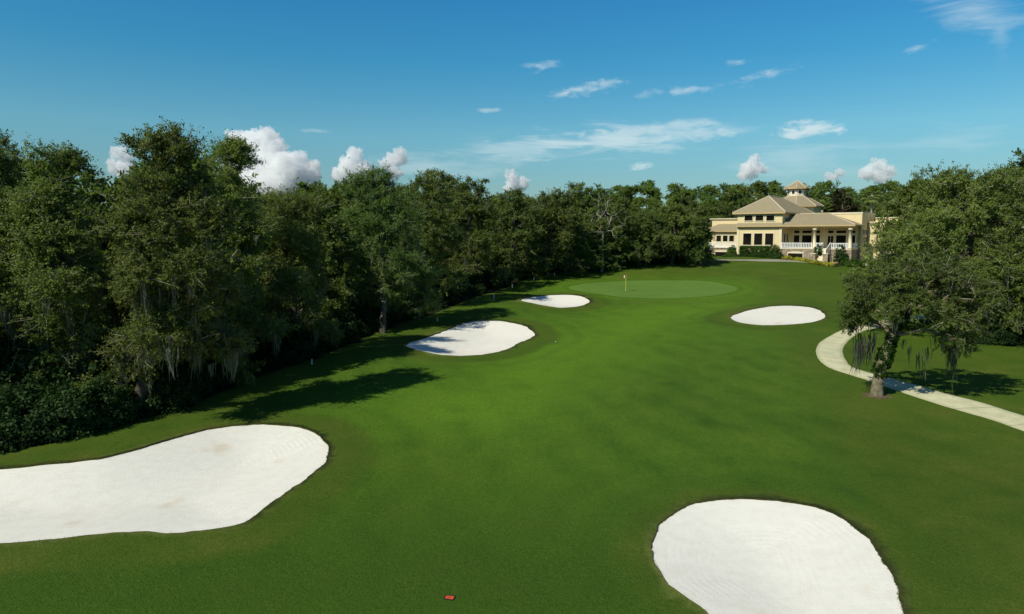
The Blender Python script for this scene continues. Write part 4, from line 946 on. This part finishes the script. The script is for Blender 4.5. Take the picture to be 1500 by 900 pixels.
mb = MB(); mb.box(U(1278.5, vW+1), uW1-.1, vW+1, vW+5.9, zW+.002, zW2-.15); part(mb, 'right_wing_wall', 'stucco'); mb = MB(); mb.box(U(1278.5, vW+1)-.08, uW1-.05, vW+.92, vW+5.95, zW2-.148, zW2); part(mb, 'cornice', 'trim')
window(uW0+3.2, uW0+5.0, LOW+.8, LOW+2.6, vW, 'basement_window')
# left wing
vL = 2.0; a0 = U(1041, vL); zL = ZZ(338.3, a0, vL-OV); mb = MB(); mb.box(a0, uL-.002, vL, 12, LOW, zL-.1); part(mb, 'left_wing_wall', 'stucco')
eb0 = U(1025, vL-OV); zLt = zL+1.75; rf = MB(); vt = vL+2.9
rf.add([(eb0, vL-OV, zL), (uL-.02, vL-OV, zL), (uL-.02, vt, zLt), (eb0+3.4, vt, zLt)], [(0, 1, 2, 3)]); rf.add([(eb0, vL-OV, zL), (eb0+3.4, vt, zLt), (eb0+3.4, 12, zLt), (eb0, 12, zL)], [(0, 1, 2, 3)]); rfo = part(rf, 'left_wing_roof', 'roof')
fb = MB(); fb.box(eb0, uL-.02, vL-OV-.04, vL-OV+.1, zL-.24, zL-.004); fb.box(eb0-.03, eb0+.1, vL-OV+.1, 12, zL-.24, zL-.004); part(fb, 'fascia', 'fascia', rfo); sf = MB(); sf.box(eb0+.1, uL-.02, vL-OV+.1, vL+.0, zL-.22, zL-.15); part(sf, 'soffit', 'soffit', rfo)
bk = MB()
for k in range(9): u = a0+.2+(uL-a0-.4)*k/8; bk.box(u-.1, u+.1, vL-OV+.13, vL-.004, zL-.40, zL-.23)
part(bk, 'eave_brackets', 'fascia')
vPb = vL+2.2; zLP = ZZ(320, uL-3, vPb); mb = MB(); mb.box(U(1041, vPb), uL-.004, vPb, 11.5, zL-.05, zLP-.3); part(mb, 'parapet_block', 'stucco')
cp = MB(); cp.box(U(1039, vPb), uL-.004, vPb-.2, 11.7, zLP-.298, zLP-.14); cp.box(U(1038, vPb), uL-.004, vPb-.32, 11.8, zLP-.138, zLP); part(cp, 'cornice', 'trim')
for (a, b) in ((1048.2, 1055), (1057.6, 1064.6), (1066.8, 1073.8)): window(U(a, vL), U(b, vL), ZZ(354, U(a, vL), vL), ZZ(345.2, U(a, vL), vL), vL)
zBf = ZZ(362, a0+2, vL-1.2); mb = MB(); mb.box(a0-.1, uL-.5, vL-1.25, vL-.004, zBf-.16, zBf); part(mb, 'balcony_floor', 'white'); railing('balcony_railing', [(a0, vL-1.15, zBf), (uL-.6, vL-1.15, zBf)], 0, .92)
mb = MB(); mb.box(a0-.05, uL-.25, vL-1.1, vL-.006, LOW, zBf-.162); part(mb, 'stone_plinth', 'stone'); low_vent(1047, 1065, 369.2, 375, vL-1.1)
# octagonal body, its roof and the cupola
um = (U(1070, -OV)+U(1147, -OV))/2
def octa(uc, vc, r, rot): return [(uc+r*math.cos(rot+k*math.pi/4), vc+r*math.sin(rot+k*math.pi/4)) for k in range(8)]
vcen = 19.0; uc = U(1162.2, vcen); vdir = math.atan2(-(CY+vcen*cT)*1.0, -(CX)); rot = math.atan2(-(0.0+1), 0)+0
toview = np.array([-(CX+uc*cT+vcen*sT), -(CY-uc*sT+vcen*cT)]); lv = (toview[0]*cT-toview[1]*sT, toview[0]*sT+toview[1]*cT); rot = math.atan2(lv[1], lv[0])
Yc = CY-uc*sT+vcen*cT; kpx = Yc/F; z_oe = height_at(302.8, Yc)-GB; z_ct = height_at(288.6, Yc)-GB; z_ce = height_at(276, Yc)-GB; z_ap = height_at(265, Yc)-GB
mb = MB(); mb.prism(octa(uc, vcen, 32*kpx, rot), LOW, z_oe-.2); part(mb, 'octagonal_wall', 'stucco')
def octa_roof(name, r0, r1, z0, z1, tip):
    A = octa(uc, vcen, r0, rot); mb = MB()
    if tip: mb.add([(*p, z0) for p in A]+[(uc, vcen, z1)], [(k, (k+1) % 8, 8) for k in range(8)]); Bq = [(uc, vcen)]*8
    else:
        Bq = octa(uc, vcen, r1, rot); mb.add([(*p, z0) for p in A]+[(*p, z1) for p in Bq], [(k, (k+1) % 8, 8+(k+1) % 8, 8+k) for k in range(8)])
    o = part(mb, name, 'roof'); hb = MB()
    for k in range(8): hb.tube([(*A[k], z0), (*Bq[k], z1)], .10, 6)
    part(hb, 'hip_tiles', 'hip', o); fb = MB(); fb.prism(octa(uc, vcen, r0+.02, rot), z0-.24, z0-.006); part(fb, 'fascia', 'fascia', o)
    return o
octa_roof('octagonal_roof', 37*kpx, 12.5*kpx, z_oe, z_ct+.15, False)
cw = MB(); cw.prism(octa(uc, vcen, 12.4*kpx, rot), z_ct-.4, z_ce-.2); part(cw, 'cupola_wall', 'trim'); cb = MB(); cb.prism(octa(uc, vcen, 12.9*kpx, rot), z_ct-.3, z_ct+.16+.1); part(cb, 'cupola_base', 'trim')
octa_roof('cupola_roof', 17.2*kpx, 0, z_ce, z_ap, True)
bk = MB(); A = octa(uc, vcen, 14.4*kpx, rot); Bq = octa(uc, vcen, 12.3*kpx, rot)
for k in range(8):
    for t in (.1, .36, .63, .9):
        p = np.array(A[k])*(1-t)+np.array(A[(k+1) % 8])*t; bk.box(p[0]-.11, p[0]+.11, p[1]-.11, p[1]+.11, z_ce-.42, z_ce-.245)
part(bk, 'cupola_brackets', 'soffit')
for k in range(8):
    A = np.array(octa(uc, vcen, 12.4*kpx, rot)); p, q = A[k], A[(k+1) % 8]; m_ = (p+q)/2; t = (q-p)/np.linalg.norm(q-p); n_ = np.array([t[1], -t[0]])
    if np.dot(n_, m_-np.array([uc, vcen])) < 0: n_ = -n_
    def quad(hw, z0, z1, d0, d1): return [tuple(m_-t*hw+n_*d0), tuple(m_+t*hw+n_*d0), tuple(m_+t*hw+n_*d1), tuple(m_-t*hw+n_*d1)]
    zc0, zc1 = z_ct+.55, z_ce-.55; f = MB()
    for (s0, s1) in ((-.42, -.30), (.30, .42)): f.prism([tuple(m_+t*s0+n_*.002), tuple(m_+t*s1+n_*.002), tuple(m_+t*s1+n_*.07), tuple(m_+t*s0+n_*.07)], zc0-.1, zc1+.1)
    f.prism(quad(.298, 0, 0, .002, .07), zc0-.1, zc0); f.prism(quad(.298, 0, 0, .002, .07), zc1, zc1+.1)
    fo = part(f, 'cupola_window', 'white'); pn = MB(); pn.prism(quad(.298, 0, 0, .004, .03), zc0+.002, zc1-.002); part(pn, 'pane', 'glass', fo)

def W(u, v):                                # clubhouse plan position to world
    x, y = CX+u*cT+v*sT, CY-u*sT+v*cT; return (x, y, float(gz(x, y)))
# planting round the clubhouse
def bush(px0, px1, top, v, label, leafm='hedge', boxy=False, ry=.9, seed=0, cat='shrub', group=None, lsize=.14, per=60, ncl=90, name='shrub', base=None):
    u0, u1 = U(px0, v), U(px1, v); u = (u0+u1)/2; p = W(u, v); Y = p[1]; h = height_at(top, Y)-p[2]
    return shrub(name, p, (u1-u0)/2*.92, ry, max(.3, h-.1), leafm, seed, label, cat, group, lsize, per, ncl, .28, boxy, -TH)
bush(1083, 1126, 361, -1.6, 'clipped boxy green hedge under the three tall front windows', boxy=True, ry=.7, seed=501, cat='hedge', ncl=700, per=70, lsize=.12, name='hedge')
bush(1064, 1079, 359, -.4, 'round clipped bush between the left wing and the boxy hedge', 'hedge', seed=502, ncl=110)
bush(1122, 1144.5, 358, -1.9, 'pointed loose bush at the right end of the boxy hedge', 'shrub', seed=503, ncl=130)
bush(1189, 1205, 358, -2.2, 'bushy shrub left of the white-railed stairs', 'shrub', seed=504, ncl=120, ry=1.0)
bush(1219.5, 1241.5, 358, -2.0, 'largest round bush right of the white-railed stairs', 'shrub', seed=505, ncl=170, ry=1.2)
bush(1226, 1270, 377.5, -3.0, 'low spreading juniper right of the stairs', 'hedge', seed=506, ncl=170, ry=1.3, name='juniper')
bush(1030, 1050, 373.5, -1.0, 'low dark shrub at the left end of the clubhouse', 'shrub', seed=507, ncl=80, ry=1.0)
for i, (a, b) in enumerate(((1056, 1078), (1078, 1100), (1100, 1122), (1122, 1146))):
    bush(a, b, 371.5, -3.0, 'low dark green bed of groundcover bushes in front of the boxy hedge', 'shrub', seed=510+i, ncl=110, ry=.8, group='low bushes before the hedge', lsize=.12)
YB = []
for i in range(17):
    px = 1146+(1221-1146)*(i+rg.uniform(.2, .8))/17; v = -4.8+rg.uniform(-.6, .5)
    p = W(U(px, v), v); o = shrub('yellow_shrub', p, .62, .55, rg.uniform(.5, .85), 'yellow', 530+i, 'yellow-green leafy plant in the bed before the porch stairs', 'plant', 'yellow plants before the porch', .14, 45, 20, .2)
mb = MB(); vs = [W(U(a, v), v) for a, v in ((1143, -5.9), (1226, -5.9), (1232, -3.6), (1143, -3.4))]; mb.add([(x, y, z+.06) for x, y, z in vs], [(0, 1, 2, 3)]); tag(mb.build('mulch_bed', M['mulch']), kind='structure')
bush(1224, 1240, 372, 6.5, 'dark bush hidden against the foot of the right wing', 'shrub', seed=560, ncl=80) if False else None
bush(1284, 1300, 371, 7.2, 'small dark clipped bush at the foot of the right wing', 'hedge', seed=561, ncl=90, ry=.9)
# porch furniture: a dark red chair by the door
def chair():
    u, v = U(1212.5, 2.6), 2.6; x, y, _ = W(u, v); o = empty('patio_chair', (x, y, GB+zFl), -TH+.5); tag(o, 'dark red wooden chair standing on the porch by the door', 'chair')
    mb = MB(); mb.box(-.28, .28, -.28, .28, .40, .46); mb.build('seat', M['redwood'], o)
    mb = MB()
    for k in range(5): mb.box(-.27+k*.115, -.19+k*.115, .25, .29, .48, 1.0)
    mb.box(-.28, .28, .24, .30, 1.0, 1.07); mb.build('backrest', M['redwood'], o)
    for sx in (-1, 1):
        for sy in (-1, 1): mb = MB(); mb.box(sx*.24-.03, sx*.24+.03, sy*.24-.03, sy*.24+.03, 0, .398); mb.build('leg', M['redwood'], o)
        mb = MB(); mb.box(sx*.30-.04, sx*.30+.04, -.28, .26, .64, .68); mb.build('armrest', M['redwood'], o)
chair()
def flowers():
    p = W(U(1223.5, -4.4), -4.4); g = np.random.default_rng(4); o = empty('flower_clump', p); tag(o, 'small clump of pink flowers at the right foot of the porch stairs', 'flowers')
    link('blossoms', leaves('blossoms', np.array([[0, 0, .62], [.2, .05, .55], [-.2, 0, .5]]), .22, 60, .12, .8, g), o, [M['pink']]); link('foliage', leaves('foliage', np.array([[0, 0, .25], [.2, .1, .2], [-.2, -.1, .2]]), .28, 70, .14, .5, g), o, [M['shrub']])
flowers()

# ------------------------------------------------------------------ flagstick, stakes, sprinklers
p = on_ground(916.5, 427.2); fl = empty('flagstick', p); tag(fl, 'yellow flagstick with white and maroon flag standing on the putting green', 'flagstick')
mb = MB(); mb.tube([(0, 0, -.1), (0, 0, 2.2)], .028, 8); mb.build('pole', M['yellowpole'], fl)
def cloth(x0, x1, z0, z1, n, name, m_):
    vs = []; fs = []
    for i in range(n+1):
        t = i/n; x = x0+(x1-x0)*t; y = .05*math.sin(t*5+x0*9); sag = .10*t*t
        for zz in (z0-sag, z1-sag*.6):
            vs += [(x, y-.004, zz), (x, y+.004, zz)]
    for i in range(n):
        a, b = i*4, (i+1)*4; fs += [(a, b, b+2, a+2), (a+1, a+3, b+3, b+1), (a, a+1, b+1, b), (a+2, b+2, b+3, a+3)]
    mb = MB(); mb.add(vs, fs); return mb.build(name, M[m_], fl)
cloth(-.16, -.30, 1.78, 2.12, 4, 'flag_panel', 'flagwhite'); cloth(-.03, -.158, 1.80, 2.19, 4, 'flag', 'flagred'); cloth(-.302, -.40, 1.70, 2.0, 3, 'flag_edge', 'flagred')
mb = MB(); mb.tube([(0, 0, .006), (0, 0, .009)], .054, 12); mb.build('cup', M['black'], fl)
stk = None
STK = [((457, 534), 'white boundary stake in deep shade nearest the camera, left of the shadowed bunker'), ((640.5, 471), 'white stake in the shade just behind the bunker with the shadowed tip'), ((723.4, 438.5), 'tallest-looking white stake in the shade left of the small bunker'), ((750.5, 422), 'white stake between the sapling and the small bunker'), ((782, 411.5), 'white stake at the edge of the tree shade left of the green'), ((812, 404.5), 'farthest white stake, at the wood corner left of the green')]
for i, (q, lb) in enumerate(STK):
    p = on_ground(*q)
    if stk is None:
        stk = empty('boundary_stake', p, .3); mb = MB(); mb.box(-.036, .036, -.036, .036, -.1, .56); mb.add([(-.036, -.036, .562), (.036, -.036, .562), (.036, .036, .562), (-.036, .036, .562), (0, 0, .61)], [(0, 1, 4), (1, 2, 4), (2, 3, 4), (3, 0, 4)]); mb.build('post', M['white'], stk); o = stk
    else: o = copy_tree(stk, p, rg.uniform(0, 1), 1)
    if i < 2: o.scale = (1, 1, .62)
    tag(o, lb, 'stake', 'white boundary stakes along the wood')
p = on_ground(658.5, 876.5); vb = empty('valve_box', p, R(-14)); vb.scale = (.66, .66, .8); tag(vb, 'orange irrigation valve box lid set in the near fairway grass', 'valve box')
mb = MB()
mb.box(-.20, .20, -.15, -.125, -.05, .035); mb.box(-.20, .20, .125, .15, -.05, .035); mb.box(-.20, -.175, -.125, .125, -.05, .035); mb.box(.175, .20, -.125, .125, -.05, .035); mb.build('rim', M['black'], vb)
mb = MB(); mb.box(-.172, .172, -.122, .122, -.04, .022); ld = mb.build('lid', M['orange'], vb)
mb = MB(); mb.box(-.05, .05, -.02, .02, .0222, .034); mb.build('handle', M['redwood'], ld)
for (q, lb) in (((814, 503), 'small white sprinkler head in the fairway right of the shadowed bunker'),):
    p = on_ground(*q); o = empty('sprinkler_head', p); tag(o, lb, 'sprinkler'); mb = MB(); mb.tube([(0, 0, -.05), (0, 0, .09)], [.09, .09], 12); mb.build('body', M['black'], o); mb = MB(); mb.tube([(0, 0, .0905), (0, 0, .12), (0, 0, .125)], [.06, .06, .04], 12); mb.build('cap', M['white'], o)

# ragged grass along the bunker edges
def edge_grass():
    g = np.random.default_rng(8); V = []; tt = []
    for pl, dens, hgt in zip(bunkers, (95, 30, 22, 22, 120), (.055, .07, .07, .07, .045)):
        n = len(pl); q = np.roll(pl, -1, 0)
        c = pl.mean(0)
        for i in range(n):
            L = np.linalg.norm(q[i]-pl[i]); d = (q[i]-pl[i])/max(L, 1e-6); nn = np.array([d[1], -d[0]])
            if np.dot(nn, pl[i]-c) < 0: nn = -nn
            pat = noise.noise(Vector((pl[i][0]*.9, pl[i][1]*.9, 3.3)))+.55
            for _ in range(max(0, int(L*dens*pat+g.random()))):
                b = pl[i]+d*L*g.random()+nn*abs(g.normal())*.10-nn*.02; z = float(gz(b[0], b[1]))+.08; a = g.random()*6.28; s = np.array([math.cos(a), math.sin(a), 0])*.014
                h = hgt*(.5+g.random()); t = np.array([g.normal()*.35, g.normal()*.35, 1])*h-np.array([nn[0], nn[1], 0])*h*.5; p0 = np.array([b[0], b[1], z-.04]); m_ = p0+t*.6
                V += [p0-s, p0+s, p0+t+s*.2, p0+t-s*.2]; tt.append(g.random())
    me = np_mesh('bunker_edge_grass', np.array(V), np.arange(len(tt)*4), np.full(len(tt), 4), False, {'tint': ('FACE', tt)})
    tag(link('bunker_edge_grass', me, None, [M['edge']]), kind='stuff')
M['edge'] = leaf_mat('edge_grass_blades', (.035, .07, .012), (.07, .105, .02), (.19, .16, .07), objvar=.0)
edge_grass()

# ------------------------------------------------------------------ cumulus clouds far beyond the woods
def cloud_mat():
    m = bpy.data.materials.new('cumulus_vapour'); m.use_nodes = True; t = NT(m.node_tree); t.n.clear()
    out = t.new('ShaderNodeOutputMaterial'); v = t.new('ShaderNodeVolumePrincipled'); v.inputs['Color'].default_value = (.9998, .9998, .9998, 1)
    v.inputs['Density'].default_value = CLOUD_DENS; v.inputs['Anisotropy'].default_value = -.1; t.link(v.outputs[0], out.inputs['Volume']); return m
CLOUD_DENS = .016
M['cloud'] = cloud_mat()
def ico(sub):
    import bmesh
    b = bmesh.new(); bmesh.ops.create_icosphere(b, subdivisions=sub, radius=1.0); V = np.array([v.co[:] for v in b.verts]); F_ = np.array([[v.index for v in f.verts] for f in b.faces]); b.free(); return V, F_
IV, IF = ico(3)
def cloud(puffs, Y, seed, label):
    """puffs: (px, py, radius px) heaps of a cumulus, filled out with smaller billows and fused into one skin"""
    g = np.random.default_rng(seed); k = Y/F; P = []
    for (x, y, r) in puffs:
        c = np.array([(x-750)*k, Y+g.normal()*r*k*.4, height_at(y, Y)]); P.append((c, r*k*.92))
        for _ in range(14):
            d = unit(1, g)[0]; d[2] = abs(d[2])*1.1-.3; d /= np.linalg.norm(d); P.append((c+d*r*k*.80, r*k*g.uniform(.18, .42)))
    o0 = P[0][0]; V = np.concatenate([IV*r+c-o0 for c, r in P]); F_ = np.concatenate([IF+len(IV)*i for i in range(len(P))])
    me = np_mesh('cumulus_cloud', V, F_.ravel(), np.full(len(F_), 3)); tmp = bpy.data.objects.new('cloud_source', me); C.objects.link(tmp)
    md = tmp.modifiers.new('fuse', 'REMESH'); md.mode = 'VOXEL'; md.voxel_size = 1.0*k
    dg_ = bpy.context.evaluated_depsgraph_get(); dg_.update(); me2 = bpy.data.meshes.new_from_object(tmp.evaluated_get(dg_)); me2.name = 'cumulus_cloud'; bpy.data.objects.remove(tmp)
    n = len(me2.vertices); co = np.empty(n*3, np.float32); me2.vertices.foreach_get('co', co); no = np.empty(n*3, np.float32); me2.vertices.foreach_get('normal', no); co = co.reshape(-1, 3); no = no.reshape(-1, 3)
    d = np.array([noise.fractal(Vector(p)/(8*k)+Vector((seed*3.1, 0, 0)), .8, 2.0, 4) for p in co]); co = co+no*(d*5.4*k)[:, None]
    me2.vertices.foreach_set('co', co.astype(np.float32).ravel()); me2.update()
    o = link('cumulus_cloud', me2, None, [M['cloud']]); o.location = o0; tag(o, label, 'cloud', 'cumulus clouds above the trees')
cloud([(375,215,24),(400,205,18),(355,208,17),(395,245,32),(360,250,28),(430,250,28),(452,252,22),(410,272,30),(370,276,30),(345,228,16),(440,276,26),(412,215,14)], 7000, 1, 'largest towering white cumulus, behind the tall left trees')
cloud([(523,228,13),(515,246,18),(535,250,16),(502,258,14),(524,266,20)], 7200, 2, 'second tall cumulus head right of the largest cloud')
cloud([(576,233,12),(592,230,11),(566,242,8),(580,252,12)], 7200, 3, 'small flat-topped cumulus just right of the second cloud head')
cloud([(750,258,9),(755,270,13),(768,268,9),(745,274,8)], 7400, 4, 'small heart-shaped cumulus above the middle of the tree line')
cloud([(186,224,11),(192,236,13),(180,245,12),(195,250,14)], 7200, 5, 'cumulus peeking between the left treetops')
cloud([(1100,237,10),(1096,250,14),(1110,247,9),(1086,255,9)], 7400, 6, 'white cumulus left of the cupola')
cloud([(1280,245,12),(1265,254,12),(1294,252,10),(1284,258,14)], 7400, 7, 'soft cumulus above the palm right of the clubhouse')
cloud([(1220,255,7),(1210,260,7),(1216,260,6)], 7600, 8, 'tiny cumulus puff between the cupola and the palm')
